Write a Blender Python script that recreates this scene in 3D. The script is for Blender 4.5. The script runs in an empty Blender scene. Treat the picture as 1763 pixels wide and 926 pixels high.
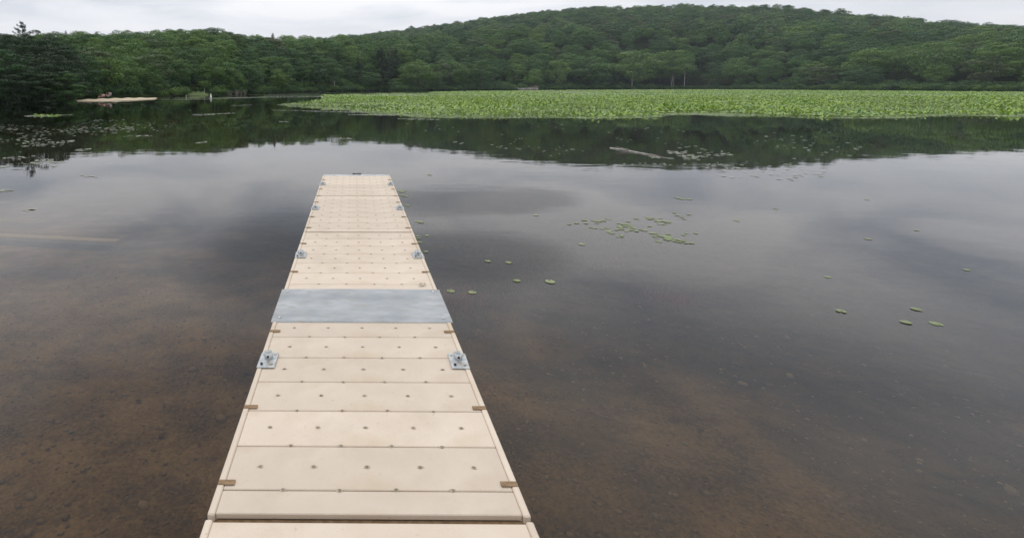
import bpy, bmesh, math, random
import numpy as np
from mathutils import Vector, Matrix

# ------------------------------------------------------------------ camera, sky, sun, exposure
sc = bpy.context.scene
R_ = math.radians
F_PX = 914.0                      # focal length in pixels of the photograph
CAM_H = 2.35                      # eye above the lake
DECK_Z = 0.35
PITCH = math.atan(102.5 / F_PX)
CX, CY = 600.0, 252.0
FW, FH = 1763.0, 926.0

cam_d = bpy.data.cameras.new('camera')
cam = bpy.data.objects.new('camera', cam_d)
sc.collection.objects.link(cam)
sc.camera = cam
cam.location = (0, 0, CAM_H)
cam.rotation_euler = (math.pi / 2 - PITCH, 0, 0)
cam_d.sensor_width = 36.0
cam_d.lens = F_PX / FW * 36.0
cam_d.shift_x = (FW / 2 - CX) / FW
cam_d.shift_y = -(FH / 2 - CY) / FW
cam_d.clip_start = 0.05
cam_d.clip_end = 6000

SUN_EL, SUN_AZ = R_(58), R_(-35)       # high, behind thin cloud
CLOUD_MIX = 0.93
world = bpy.data.worlds.new("World")
sc.world = world
world.use_nodes = True
wn, wl = world.node_tree.nodes, world.node_tree.links
bg = wn['Background']
sky = wn.new('ShaderNodeTexSky'); sky.sky_type = 'NISHITA'; sky.sun_disc = False
sky.sun_elevation = SUN_EL; sky.sun_rotation = SUN_AZ
tc = wn.new('ShaderNodeTexCoord')
# cloud layer: direction projected on a flat layer overhead
sep = wn.new('ShaderNodeSeparateXYZ'); wl.new(tc.outputs['Generated'], sep.inputs[0])
def wmath(op, a, b=None, clamp=False):
    n = wn.new('ShaderNodeMath'); n.operation = op; n.use_clamp = clamp
    for i, v in enumerate((a, b)):
        if v is None: continue
        if isinstance(v, (int, float)): n.inputs[i].default_value = v
        else: wl.new(v, n.inputs[i])
    return n.outputs[0]
zc = wmath('ADD', wmath('MAXIMUM', sep.outputs[2], 0.0), 0.13)
px_ = wmath('DIVIDE', sep.outputs[0], zc); py_ = wmath('DIVIDE', sep.outputs[1], zc)
comb = wn.new('ShaderNodeCombineXYZ'); wl.new(px_, comb.inputs[0]); wl.new(py_, comb.inputs[1])
def wnoise(scale, detail, off, dist=0.0):
    mp = wn.new('ShaderNodeMapping'); mp.inputs['Location'].default_value = off
    wl.new(comb.outputs[0], mp.inputs[0])
    n = wn.new('ShaderNodeTexNoise'); n.inputs['Scale'].default_value = scale
    n.inputs['Detail'].default_value = detail; n.inputs['Roughness'].default_value = 0.5
    n.inputs['Distortion'].default_value = dist
    wl.new(mp.outputs[0], n.inputs['Vector']); return n.outputs['Fac']
CLOUD_OFF = (1.7, 4.3, 0)
n1 = wnoise(1.15, 6, CLOUD_OFF, 0.5)
n2 = wnoise(0.28, 2, (7.1, 2.2, 0))
nsum = wmath('ADD', wmath('MULTIPLY', n1, 0.65), wmath('MULTIPLY', n2, 0.35))
# two darker cloud banks that the photograph shows mirrored in the water
def bank(cx, cy, rx, ry):
    dx = wmath('DIVIDE', wmath('SUBTRACT', px_, cx), rx)
    dy = wmath('DIVIDE', wmath('SUBTRACT', py_, cy), ry)
    d2 = wmath('ADD', wmath('MULTIPLY', dx, dx), wmath('MULTIPLY', dy, dy))
    g = wmath('SUBTRACT', wmath('MULTIPLY', n1, 2.4), wmath('ADD', d2, 0.25))
    m = wn.new('ShaderNodeMapRange'); m.interpolation_type = 'SMOOTHSTEP'
    m.inputs['From Min'].default_value = -0.35; m.inputs['From Max'].default_value = 0.75
    wl.new(g, m.inputs['Value']); return m.outputs[0]
banks = wmath('ADD', bank(-0.27, 2.25, 0.40, 0.50), wmath('ADD', wmath('MULTIPLY', bank(0.62, 2.85, 0.60, 0.25), .55), wmath('MULTIPLY', bank(0.50, 2.15, 0.40, 0.28), .55)), True)
ramp = wn.new('ShaderNodeValToRGB')
ramp.color_ramp.elements[0].position = 0.40; ramp.color_ramp.elements[0].color = (0.54, 0.585, 0.66, 1)
ramp.color_ramp.elements[1].position = 0.58; ramp.color_ramp.elements[1].color = (1.0, 0.99, 1.0, 1)
wl.new(nsum, ramp.inputs[0])
# low sky is the bright pale band of the photograph
lowf = wn.new('ShaderNodeMapRange'); lowf.interpolation_type = 'SMOOTHSTEP'
lowf.inputs['From Min'].default_value = 0.09; lowf.inputs['From Max'].default_value = 0.19
lowf.inputs['To Min'].default_value = 0.72; lowf.inputs['To Max'].default_value = 0.0
wl.new(sep.outputs[2], lowf.inputs['Value'])
mxl = wn.new('ShaderNodeMixRGB'); mxl.inputs[2].default_value = (0.87, 0.875, 0.91, 1)
wl.new(lowf.outputs[0], mxl.inputs[0]); wl.new(ramp.outputs[0], mxl.inputs[1])
mxb = wn.new('ShaderNodeMixRGB'); mxb.inputs[2].default_value = (0.24, 0.26, 0.285, 1)
wl.new(wmath('MULTIPLY', banks, 0.8), mxb.inputs[0]); wl.new(mxl.outputs[0], mxb.inputs[1])
# overcast brightens towards the zenith
zen = wmath('ADD', wmath('MULTIPLY', wmath('MINIMUM', wmath('MAXIMUM', sep.outputs[2], 0.0), 0.28), 1.1), 0.96)
zen = wmath('ADD', zen, wmath('MULTIPLY', wmath('MAXIMUM', wmath('SUBTRACT', sep.outputs[2], 0.28), 0.0), 0.55))
vs = wn.new('ShaderNodeVectorMath'); vs.operation = 'SCALE'
wl.new(mxb.outputs[0], vs.inputs[0]); wl.new(zen, vs.inputs['Scale'])
vs2 = wn.new('ShaderNodeVectorMath'); vs2.operation = 'SCALE'; vs2.inputs['Scale'].default_value = 10.0
wl.new(vs.outputs[0], vs2.inputs[0])
mxs = wn.new('ShaderNodeMixRGB'); mxs.inputs[0].default_value = CLOUD_MIX
wl.new(sky.outputs[0], mxs.inputs[1]); wl.new(vs2.outputs[0], mxs.inputs[2])
wl.new(mxs.outputs[0], bg.inputs[0])
bg.inputs[1].default_value = 0.10

sun_d = bpy.data.lights.new('sun', 'SUN'); sun_d.energy = 0.8; sun_d.angle = R_(16)
sun_d.color = (1, 0.96, 0.9)
sun = bpy.data.objects.new('sun', sun_d); sc.collection.objects.link(sun)
sdir = Vector((math.sin(SUN_AZ) * math.cos(SUN_EL), math.cos(SUN_AZ) * math.cos(SUN_EL), math.sin(SUN_EL)))
sun.rotation_euler = sdir.to_track_quat('Z', 'Y').to_euler()
sun.location = sdir * 300

sc.view_settings.view_transform = 'Standard'
sc.view_settings.look = 'None'
sc.view_settings.exposure = 0.0
sc.view_settings.gamma = 1.0
sc.cycles.max_bounces = 8
sc.cycles.diffuse_bounces = 2
sc.cycles.glossy_bounces = 3
sc.cycles.transmission_bounces = 4
sc.cycles.transparent_max_bounces = 8
sc.cycles.volume_bounces = 0
sc.cycles.use_denoising = True

# ------------------------------------------------------------------ helpers
rng = np.random.default_rng(7)
rnd = random.Random(11)
COL = sc.collection

def ray(px, py):
    cx = (px - CX) / F_PX; cu = -(py - CY) / F_PX
    s, c = math.sin(PITCH), math.cos(PITCH)
    return (cx, cu * s + c, cu * c - s)

def ground(px, py, z=0.0):
    d = ray(px, py); t = (z - CAM_H) / d[2]
    return (d[0] * t, d[1] * t)

def az_of(px, py=150):
    d = ray(px, py); return math.atan2(d[0], d[1])

def px_of(x, y, z=0.0):
    s, c = math.sin(PITCH), math.cos(PITCH)
    zz = z - CAM_H
    dep = y * c - zz * s; up = y * s + zz * c
    return (CX + F_PX * x / dep, CY - F_PX * up / dep)

def z_at(px, py, R):
    d = ray(px, py); return CAM_H + R * d[2] / math.hypot(d[0], d[1])

def link(o, parent=None):
    COL.objects.link(o)
    if parent is not None: o.parent = parent
    return o

def mesh_np(name, verts, faces, mat=None, smooth=False):
    me = bpy.data.meshes.new(name)
    verts = np.asarray(verts, dtype=np.float32).reshape(-1, 3)
    if isinstance(faces, np.ndarray):
        n, k = faces.shape
        me.vertices.add(len(verts)); me.vertices.foreach_set('co', verts.ravel())
        me.loops.add(n * k); me.loops.foreach_set('vertex_index', faces.astype(np.int32).ravel())
        me.polygons.add(n)
        me.polygons.foreach_set('loop_start', np.arange(0, n * k, k, dtype=np.int32))
        me.polygons.foreach_set('loop_total', np.full(n, k, dtype=np.int32))
        me.update(calc_edges=True)
    else:
        me.from_pydata(verts.tolist(), [], faces)
    if smooth:
        me.polygons.foreach_set('use_smooth', np.ones(len(me.polygons), dtype=bool))
    if mat is not None: me.materials.append(mat)
    return me

def obj(name, me, parent=None, loc=None, rotz=0.0):
    o = bpy.data.objects.new(name, me)
    if loc is not None: o.location = loc
    o.rotation_euler = (0, 0, rotz)
    return link(o, parent)

def tag(o, label=None, cat=None, group=None, kind=None):
    if label: o['label'] = label
    if cat: o['category'] = cat
    if group: o['group'] = group
    if kind: o['kind'] = kind
    return o

def thing(name, label, cat, loc=(0, 0, 0), rotz=0, group=None):
    o = bpy.data.objects.new(name, None); o.empty_display_size = 0.1
    o.location = loc; o.rotation_euler = (0, 0, rotz); link(o)
    return tag(o, label, cat, group)

class MB:
    def __init__(s): s.v = []; s.f = []
    def box(s, c, d, rz=0.0):
        x, y, z = d[0] / 2, d[1] / 2, d[2] / 2
        n = len(s.v); cr, sr = math.cos(rz), math.sin(rz)
        for a, b, e in ((-x, -y, -z), (x, -y, -z), (x, y, -z), (-x, y, -z), (-x, -y, z), (x, -y, z), (x, y, z), (-x, y, z)):
            s.v.append((c[0] + a * cr - b * sr, c[1] + a * sr + b * cr, c[2] + e))
        for q in ((0, 3, 2, 1), (4, 5, 6, 7), (0, 1, 5, 4), (1, 2, 6, 5), (2, 3, 7, 6), (3, 0, 4, 7)):
            s.f.append(tuple(n + i for i in q))
    def tube(s, pts, radii, k=8, cap=True):
        base = len(s.v); P = [Vector(p) for p in pts]
        for i, p in enumerate(P):
            t = (P[min(i + 1, len(P) - 1)] - P[max(i - 1, 0)]).normalized()
            a = t.orthogonal().normalized() if i == 0 else (a - t * a.dot(t)).normalized()
            b = t.cross(a)
            for j in range(k):
                th = 2 * math.pi * j / k
                q = p + (a * math.cos(th) + b * math.sin(th)) * radii[i]
                s.v.append(tuple(q))
        for i in range(len(P) - 1):
            for j in range(k):
                j2 = (j + 1) % k
                s.f.append((base + i * k + j, base + i * k + j2, base + (i + 1) * k + j2, base + (i + 1) * k + j))
        if cap:
            s.f.append(tuple(base + j for j in reversed(range(k))))
            s.f.append(tuple(base + (len(P) - 1) * k + j for j in range(k)))
    def mesh(s, name, mat, smooth=False, bevel=0.0):
        me = bpy.data.meshes.new(name); me.from_pydata(s.v, [], s.f)
        if bevel:
            bm = bmesh.new(); bm.from_mesh(me)
            bmesh.ops.bevel(bm, geom=bm.edges[:], offset=bevel, segments=1, affect='EDGES')
            bm.to_mesh(me); bm.free()
        if smooth: me.polygons.foreach_set('use_smooth', [True] * len(me.polygons))
        me.materials.append(mat); return me

# ------------------------------------------------------------------ materials
def mat_new(name):
    m = bpy.data.materials.new(name); m.use_nodes = True
    return m, m.node_tree.nodes, m.node_tree.links, m.node_tree.nodes['Principled BSDF']

def noise_mat(name, c1, c2, scale=5.0, detail=4, rough=0.8, bump=0.0, bscale=None, spec=0.3, metal=0.0, stretch=(1, 1, 1), lo=0.35, hi=0.65, c3=None, s3=1.0):
    m, n, l, p = mat_new(name)
    t = n.new('ShaderNodeTexCoord'); mp = n.new('ShaderNodeMapping'); mp.inputs['Scale'].default_value = stretch
    l.new(t.outputs['Object'], mp.inputs[0])
    nz = n.new('ShaderNodeTexNoise'); nz.inputs['Scale'].default_value = scale; nz.inputs['Detail'].default_value = detail
    l.new(mp.outputs[0], nz.inputs['Vector'])
    r = n.new('ShaderNodeValToRGB')
    r.color_ramp.elements[0].position = lo; r.color_ramp.elements[0].color = (*c1, 1)
    r.color_ramp.elements[1].position = hi; r.color_ramp.elements[1].color = (*c2, 1)
    l.new(nz.outputs['Fac'], r.inputs[0]); out = r.outputs[0]
    if c3:
        n3 = n.new('ShaderNodeTexNoise'); n3.inputs['Scale'].default_value = s3; n3.inputs['Detail'].default_value = 5
        l.new(mp.outputs[0], n3.inputs['Vector'])
        mr = n.new('ShaderNodeMapRange'); mr.inputs['From Min'].default_value = 0.52; mr.inputs['From Max'].default_value = 0.68
        l.new(n3.outputs['Fac'], mr.inputs['Value'])
        mx = n.new('ShaderNodeMixRGB'); mx.inputs[2].default_value = (*c3, 1)
        l.new(mr.outputs[0], mx.inputs[0]); l.new(out, mx.inputs[1]); out = mx.outputs[0]
    l.new(out, p.inputs['Base Color'])
    p.inputs['Roughness'].default_value = rough; p.inputs['Metallic'].default_value = metal
    p.inputs['Specular IOR Level'].default_value = spec
    if bump:
        nb = n.new('ShaderNodeTexNoise'); nb.inputs['Scale'].default_value = bscale or scale * 3; nb.inputs['Detail'].default_value = 5
        l.new(mp.outputs[0], nb.inputs['Vector'])
        b = n.new('ShaderNodeBump'); b.inputs['Strength'].default_value = bump; b.inputs['Distance'].default_value = 0.02
        l.new(nb.outputs['Fac'], b.inputs['Height']); l.new(b.outputs[0], p.inputs['Normal'])
    return m

def leaf_mat(name, cols, patch=(0.03, 0.5), rough=0.55, trans=0.22, spec=0.3, obj_rand=0.72):
    """Foliage: hue differs from plant to plant (object random) and in clumps (noise in the plant's own space)."""
    m, n, l, p = mat_new(name)
    oi = n.new('ShaderNodeObjectInfo')
    g = n.new('ShaderNodeNewGeometry')
    nz = n.new('ShaderNodeTexNoise'); nz.inputs['Scale'].default_value = patch[0]; nz.inputs['Detail'].default_value = 3
    l.new(g.outputs['Position'], nz.inputs['Vector'])
    a = n.new('ShaderNodeMath'); a.operation = 'MULTIPLY_ADD'; a.inputs[1].default_value = obj_rand; 
    l.new(oi.outputs['Random'], a.inputs[0])
    b = n.new('ShaderNodeMath'); b.operation = 'MULTIPLY_ADD'; b.inputs[1].default_value = 2 * (1 - obj_rand); b.inputs[2].default_value = -0.5 * (1 - obj_rand)
    l.new(nz.outputs['Fac'], b.inputs[0]); l.new(b.outputs[0], a.inputs[2])
    # per leaf variation
    isl = n.new('ShaderNodeMath'); isl.operation = 'MULTIPLY_ADD'; isl.inputs[1].default_value = 0.30; isl.inputs[2].default_value = -0.15
    l.new(g.outputs['Random Per Island'], isl.inputs[0])
    ad = n.new('ShaderNodeMath'); ad.operation = 'ADD'; ad.use_clamp = True
    l.new(a.outputs[0], ad.inputs[0]); l.new(isl.outputs[0], ad.inputs[1])
    r = n.new('ShaderNodeValToRGB'); cr = r.color_ramp
    while len(cr.elements) < len(cols): cr.elements.new(0.5)
    for i, c in enumerate(cols):
        cr.elements[i].position = i / (len(cols) - 1); cr.elements[i].color = (*c, 1)
    l.new(ad.outputs[0], r.inputs[0]); l.new(r.outputs[0], p.inputs['Base Color'])
    p.inputs['Roughness'].default_value = rough; p.inputs['Specular IOR Level'].default_value = spec
    tr = n.new('ShaderNodeBsdfTranslucent'); l.new(r.outputs[0], tr.inputs[0])
    mx = n.new('ShaderNodeMixShader'); mx.inputs[0].default_value = trans
    out = n['Material Output']
    l.new(p.outputs[0], mx.inputs[1]); l.new(tr.outputs[0], mx.inputs[2]); l.new(mx.outputs[0], out.inputs[0])
    return m

M_LEAF = {
 'light': leaf_mat('foliage_light_green', [(.070, .140, .026), (.105, .190, .038), (.150, .245, .055)]),
 'deep': leaf_mat('foliage_deep_green', [(.016, .038, .013), (.026, .056, .019), (.040, .075, .025)]),
 'mid': leaf_mat('foliage_mid_green', [(.042, .098, .023), (.076, .158, .037), (.130, .220, .056)]),
 'dark': leaf_mat('foliage_dark_green', [(.030, .078, .024), (.050, .114, .035), (.076, .148, .046)]),
 'conifer': leaf_mat('conifer_needles', [(.020, .048, .022), (.032, .066, .030), (.044, .080, .036)]),
 'bright': leaf_mat('foliage_bright_green', [(.09, .19, .028), (.12, .24, .035), (.15, .27, .045)]),
 'brown': leaf_mat('foliage_brownish', [(.078, .105, .040), (.090, .120, .046), (.082, .140, .046)]),
}
M_BARK = noise_mat('bark', (.055, .048, .040), (.13, .12, .105), 6, rough=0.9, stretch=(1, 1, .2))
M_PALEBARK = noise_mat('pale_dead_wood', (.36, .34, .30), (.60, .57, .52), 4, rough=0.8, stretch=(1, 1, .2))
M_FLOOR = noise_mat('forest_floor', (.012, .020, .008), (.030, .038, .016), .2, rough=1.0, spec=0)
M_SAND = noise_mat('beach_sand', (.52, .42, .29), (.62, .51, .37), .6, rough=0.95, bump=.3, c3=(.44, .35, .25), s3=.25)
M_DECK = noise_mat('beige_moulded_deck', (.625, .52, .41), (.675, .57, .455), 3, rough=0.62, spec=.35, bump=.25, bscale=140, c3=(.56, .445, .32), s3=1.3)
def vary(m, amt=.10, stain=(.40, .32, .22)):
    n, l = m.node_tree.nodes, m.node_tree.links; p = n['Principled BSDF']
    src = p.inputs['Base Color'].links[0].from_socket
    oi = n.new('ShaderNodeObjectInfo'); g = n.new('ShaderNodeNewGeometry')
    mr = n.new('ShaderNodeMapRange'); mr.inputs['To Min'].default_value = 1 - amt; mr.inputs['To Max'].default_value = 1 + amt * .4; l.new(oi.outputs['Random'], mr.inputs['Value'])
    vm = n.new('ShaderNodeVectorMath'); vm.operation = 'SCALE'; l.new(src, vm.inputs[0]); l.new(mr.outputs[0], vm.inputs['Scale'])
    a = n.new('ShaderNodeTexNoise'); a.inputs['Scale'].default_value = 1.7; a.inputs['Detail'].default_value = 9; a.inputs['Roughness'].default_value = .68; l.new(g.outputs['Position'], a.inputs['Vector'])
    b = n.new('ShaderNodeMapRange'); b.inputs['From Min'].default_value = .52; b.inputs['From Max'].default_value = .80; b.inputs['To Max'].default_value = .38; l.new(a.outputs['Fac'], b.inputs['Value'])
    mx = n.new('ShaderNodeMixRGB'); mx.inputs[2].default_value = (*stain, 1); l.new(b.outputs[0], mx.inputs[0]); l.new(vm.outputs[0], mx.inputs[1])
    c = n.new('ShaderNodeTexNoise'); c.inputs['Scale'].default_value = 26; c.inputs['Detail'].default_value = 4; l.new(g.outputs['Position'], c.inputs['Vector'])
    d = n.new('ShaderNodeMapRange'); d.inputs['From Min'].default_value = .66; d.inputs['From Max'].default_value = .78; d.inputs['To Max'].default_value = .35; l.new(c.outputs['Fac'], d.inputs['Value'])
    m2 = n.new('ShaderNodeMixRGB'); m2.inputs[2].default_value = (.30, .23, .15, 1); l.new(d.outputs[0], m2.inputs[0]); l.new(mx.outputs[0], m2.inputs[1])
    l.new(m2.outputs[0], p.inputs['Base Color'])
vary(M_DECK)
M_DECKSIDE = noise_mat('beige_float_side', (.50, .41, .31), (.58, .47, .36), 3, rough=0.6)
M_POCKET = noise_mat('brown_pocket', (.20, .13, .07), (.30, .20, .11), 30, rough=0.8)
M_GALV = noise_mat('galvanised_steel', (.42, .44, .45), (.62, .63, .62), 14, rough=0.42, metal=.75, spec=.5, c3=(.36, .33, .29), s3=9)
M_PLATE = noise_mat('aluminium_plate', (.29, .31, .32), (.44, .45, .455), 2.6, detail=9, rough=0.52, metal=.35, spec=.5, stretch=(1, 2, 1), bump=.3, bscale=45, c3=(.345, .335, .31), s3=9)
M_DARKMETAL = noise_mat('dark_iron', (.03, .03, .03), (.08, .07, .06), 20, rough=0.6, metal=.4)
M_SCREW = noise_mat('weathered_screw', (.16, .13, .10), (.30, .26, .21), 40, rough=0.5, metal=.3)
M_ROCK = noise_mat('pale_rock', (.20, .19, .16), (.36, .34, .29), 1.2, rough=0.95, bump=.5)
M_WOOD = noise_mat('weathered_wood', (.16, .13, .11), (.30, .26, .23), 3, rough=0.9, stretch=(1, .1, 1))
M_SUNKEN = noise_mat('sunken_pale_timber', (.34, .29, .21), (.44, .37, .28), 3, rough=0.9)
M_WHITE = noise_mat('white_plastic', (.74, .74, .72), (.82, .82, .80), 5, rough=0.4)
M_SKIN = noise_mat('skin', (.42, .25, .17), (.48, .30, .21), 8, rough=0.6)
M_RED = noise_mat('red_cloth', (.30, .03, .03), (.38, .05, .04), 8, rough=0.85)
M_DARKCLOTH = noise_mat('dark_cloth', (.02, .02, .03), (.05, .045, .05), 8, rough=0.9)
M_PALECLOTH = noise_mat('pale_cloth', (.50, .47, .42), (.62, .58, .52), 8, rough=0.85)
M_HAIR = noise_mat('dark_hair', (.012, .009, .007), (.03, .02, .015), 20, rough=0.6)
M_GRASS = noise_mat('grass_bank_green', (.05, .085, .02), (.085, .125, .03), .9, rough=0.95, c3=(.13, .12, .05), s3=.5)

# ------------------------------------------------------------------ generators for foliage
def unit_dirs(n, up=0.0):
    v = rng.normal(size=(n, 3)); v[:, 2] += up
    return v / np.linalg.norm(v, axis=1)[:, None]

def leaf_quads(pos, nrm, size, jitter=0.45, aspect=0.7):
    """one bent diamond leaf (4 verts, quad) per point, facing about nrm"""
    n = len(pos)
    nn = nrm + rng.normal(size=(n, 3)) * jitter
    nn /= np.linalg.norm(nn, axis=1)[:, None]
    t = np.cross(nn, rng.normal(size=(n, 3))); t /= np.linalg.norm(t, axis=1)[:, None]
    b = np.cross(nn, t)
    s = (size * rng.uniform(0.6, 1.3, n))[:, None] if np.isscalar(size) else (size * rng.uniform(.6, 1.3, n))[:, None]
    v = np.stack([pos - t * s, pos - b * s * aspect, pos + t * s, pos + b * s * aspect], 1)
    v[:, 1] += nn * s * 0.15; v[:, 3] += nn * s * 0.15
    f = np.arange(n * 4).reshape(n, 4)
    return v.reshape(-1, 3), f

def broad_crown(seed, mat, nl=34, leaves=2600, leaf=0.022, wide=0.46, low=0.12, layered=0.0, name='crown', gap=0.0, rl=.085, rh=.17, jit=.45):
    """crown of a tree 1 m tall standing on the origin"""
    global rng
    rng = np.random.default_rng(seed)
    P, N, S = [], [], []
    cz = (1 + low) / 2; hz = (1 - low) / 2
    cs = []
    tries = 0
    while len(cs) < nl and tries < 4000:
        tries += 1
        u = rng.uniform(-1, 1)                   # relative height
        prof = math.sqrt(max(0, 1 - abs(u) ** 2.3)) * (1.0 if u < 0.1 else 0.97) * (0.92 if u < -0.5 else 1)
        a = rng.uniform(0, 2 * math.pi)
        rr = rng.uniform(0.35, 0.86) ** 0.6 * wide * prof * (1 + .18 * math.sin(2 * a + seed) + .1 * math.sin(3 * a + 2 * seed))
        r = rng.uniform(rl, rh) * (0.8 + 0.4 * (1 - abs(u)))
        c = np.array([rr * math.cos(a), rr * math.sin(a), cz + u * (hz - r * .55)])
        if any(np.linalg.norm((c - q) * (1, 1, 1.5)) < (r + qr) * (0.52 + gap) for q, qr in cs): continue
        cs.append((c, r))
    tot = sum(r * r for _, r in cs)
    for c, r in cs:
        k = int(leaves * r * r / tot)
        d = unit_dirs(k, 0.55)
        flat = 0.62 - layered * 0.25
        rad = r * (1 - 0.35 * rng.random(k) ** 2)
        rad *= 1 + 0.16 * np.sin(d[:, 0] * 7 + c[0] * 60) * np.sin(d[:, 1] * 7 + c[1] * 50)
        p = c + d * rad[:, None] * (1.08, 1.08, flat)
        P.append(p)
        nn = d * (0.8, 0.8, 1.25)
        N.append(nn / np.linalg.norm(nn, axis=1)[:, None])
    P = np.concatenate(P); N = np.concatenate(N)
    v, f = leaf_quads(P, N, leaf, jit)
    return mesh_np(name, v, f, mat), cs

def limb_trunk(cs, mat, seed, r0=0.020, top=0.82, fork=0.35, name='trunk'):
    rr = random.Random(seed); mb = MB()
    bend = (rr.uniform(-.03, .03), rr.uniform(-.03, .03))
    pts = [(bend[0] * t * t * 2, bend[1] * math.sin(t * 3), t * top - (0.03 if i == 0 else 0)) for i, t in enumerate((0, .12, .3, .5, .75, 1))]
    mb.tube(pts, [r0 * 1.5, r0, r0 * .85, r0 * .65, r0 * .4, r0 * .12], 7)
    for c, r in sorted(cs, key=lambda q: q[0][2])[::2]:
        z0 = max(fork * .7, min(c[2] - .18, top * .8)); t = z0 / top
        s = (bend[0] * t * t * 2, bend[1] * math.sin(t * 3), z0)
        m = ((s[0] + c[0]) * .5, (s[1] + c[1]) * .5, (s[2] * .42 + c[2] * .58))
        mb.tube([s, m, tuple(c)], [r0 * .42, r0 * .26, r0 * .08], 5, False)
    return mb.mesh(name, mat, True)

def conifer_crown(seed, mat, whorls=17, low=0.12, wide=0.26, leaf=0.020, per=62, ragged=0.35, name='crown'):
    rr = np.random.default_rng(seed); P, N = [], []; tips = []
    for w in range(whorls):
        t = w / (whorls - 1); z = low + (0.98 - low) * t
        L0 = wide * (1 - t) ** 0.75 + 0.025
        nb = rr.integers(5, 8); a0 = rr.uniform(0, 6.28)
        for b in range(nb):
            a = a0 + 2 * math.pi * b / nb + rr.uniform(-.3, .3)
            L = L0 * rr.uniform(1 - ragged, 1 + ragged * .6)
            rise = L * (0.10 + 0.55 * t)
            k = max(6, int(per * L / wide))
            s = rr.uniform(0.25, 1, k) ** 0.8
            side = rr.normal(size=k) * L * 0.13 * (1.1 - s * .5)
            p = np.stack([np.cos(a) * s * L - np.sin(a) * side, np.sin(a) * s * L + np.cos(a) * side, z + rise * s ** 1.5 + rr.normal(size=k) * 0.008], 1)
            P.append(p); N.append(np.tile([0.15 * math.cos(a), 0.15 * math.sin(a), 1.0], (k, 1)))
            tips.append((np.array([math.cos(a) * L * .85, math.sin(a) * L * .85, z + rise * .8]), z, 0))
    global rng
    rng = np.random.default_rng(seed + 50)
    v, f = leaf_quads(np.concatenate(P), np.concatenate(N), leaf, 0.4, 0.45)
    return mesh_np(name, v, f, mat), tips

def conifer_trunk(tips, mat, r0=0.016, name='trunk'):
    mb = MB(); mb.tube([(0, 0, -.03), (0, 0, .3), (0, 0, .7), (0, 0, 1.0)], [r0 * 1.2, r0, r0 * .55, r0 * .1], 7)
    for c, z, _ in tips[::2]:
        mb.tube([(0, 0, z), tuple(c * np.array([.5, .5, 1]) + np.array([0, 0, 0])) if False else (c[0] * .5, c[1] * .5, z + (c[2] - z) * .3), tuple(c)], [r0 * .25, r0 * .18, r0 * .06], 4, False)
    return mb.mesh(name, mat, True)

def bush_crown(seed, mat, leaves=900, leaf=0.05, name='crown', nl=16):
    global rng
    rng = np.random.default_rng(seed); P, N = [], []
    for i in range(nl):
        a = rng.uniform(0, 6.28); rr = rng.uniform(0, .5); r = rng.uniform(.16, .3)
        c = np.array([rr * math.cos(a), rr * math.sin(a), rng.uniform(.12, .85 - r * .7) * (1 - rr * .5)])
        k = leaves // nl; d = unit_dirs(k, .5); p = c + d * (r * (1 - .4 * rng.random(k) ** 2))[:, None]
        p[:, 2] = np.maximum(p[:, 2], 0.0)
        P.append(p); N.append(d)
    v, f = leaf_quads(np.concatenate(P), np.concatenate(N), leaf)
    return mesh_np(name, v, f, mat)

def bush_stem(seed, name='stem'):
    rr = random.Random(seed); mb = MB()
    for i in range(5):
        a = rr.uniform(0, 6.28); d = rr.uniform(.1, .35)
        mb.tube([(0, 0, -.05), (d * .4 * math.cos(a), d * .4 * math.sin(a), .3), (d * math.cos(a), d * math.sin(a), .7)], [.03, .02, .008], 5, False)
    return mb.mesh(name, M_BARK, True)

# ------------------------------------------------------------------ terrain shape
def table(rows):
    a = np.array([az_of(r[0]) for r in rows]); v = np.array([r[1] for r in rows], float)
    return lambda az: np.interp(az, a, v)
def Rg(px, py):
    x, y = ground(px, py); return math.hypot(x, y)
SHORE = [(-400, 186), (-150, 181), (0, 178), (60, 177.3), (126, 175.4), (200, 174), (262, 171), (278, 168), (300, 166), (340, 165), (400, 163),
         (450, 161.5), (500, 160), (560, 158.5), (620, 157), (700, 156.2), (760, 155.6), (850, 155), (950, 154.4), (1200, 153.9), (1300, 154.6), (1400, 155.3), (1763, 158.2), (2100, 162)]
shoreR = table([(p, Rg(p, y)) for p, y in SHORE])
CREST1 = [(-400, 60, 170), (0, 70, 180), (100, 60, 190), (150, 60, 200), (200, 57, 210), (250, 58, 220), (300, 54, 232), (345, 50, 240), (380, 53, 250), (420, 58, 262),
          (480, 62, 290), (540, 65, 325), (600, 65, 380), (700, 62, 520), (800, 54, 600), (900, 47, 640), (1000, 45, 660), (1100, 42, 680), (1200, 40, 690), (1400, 44, 720), (1763, 52, 700), (2100, 60, 680)]
crestR = table([(r[0], r[2]) for r in CREST1])
crestZ = table([(r[0], z_at(r[0], r[1], r[2])) for r in CREST1])
RIDGE = [(-400, 95), (300, 95), (480, 76), (560, 69), (620, 62), (700, 52), (760, 44), (800, 38), (850, 30), (900, 22), (950, 16), (1000, 13), (1050, 14), (1100, 12), (1150, 9), (1200, 9),
         (1300, 12), (1400, 19), (1500, 28), (1600, 37), (1763, 47), (2100, 60)]
RIDGE_R = 1000.0
ridgeZ = table([(r[0], z_at(r[0], r[1], RIDGE_R)) for r in RIDGE])

def tree_h(R):
    R = np.asarray(R, float)
    return np.where(R < 450, np.clip(.048 * R, 8, 21.6), np.clip(21.6 - (R - 450) * .016, 12.5, 22))

def sm(u):
    u = np.clip(u, 0, 1); return u * u * (3 - 2 * u)

def wob(x, y):
    return np.sin(x * .021 + 1) * np.cos(y * .017) + .6 * np.sin(x * .047 + y * .031) + .4 * np.sin(x * .09 - y * .07)

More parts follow.
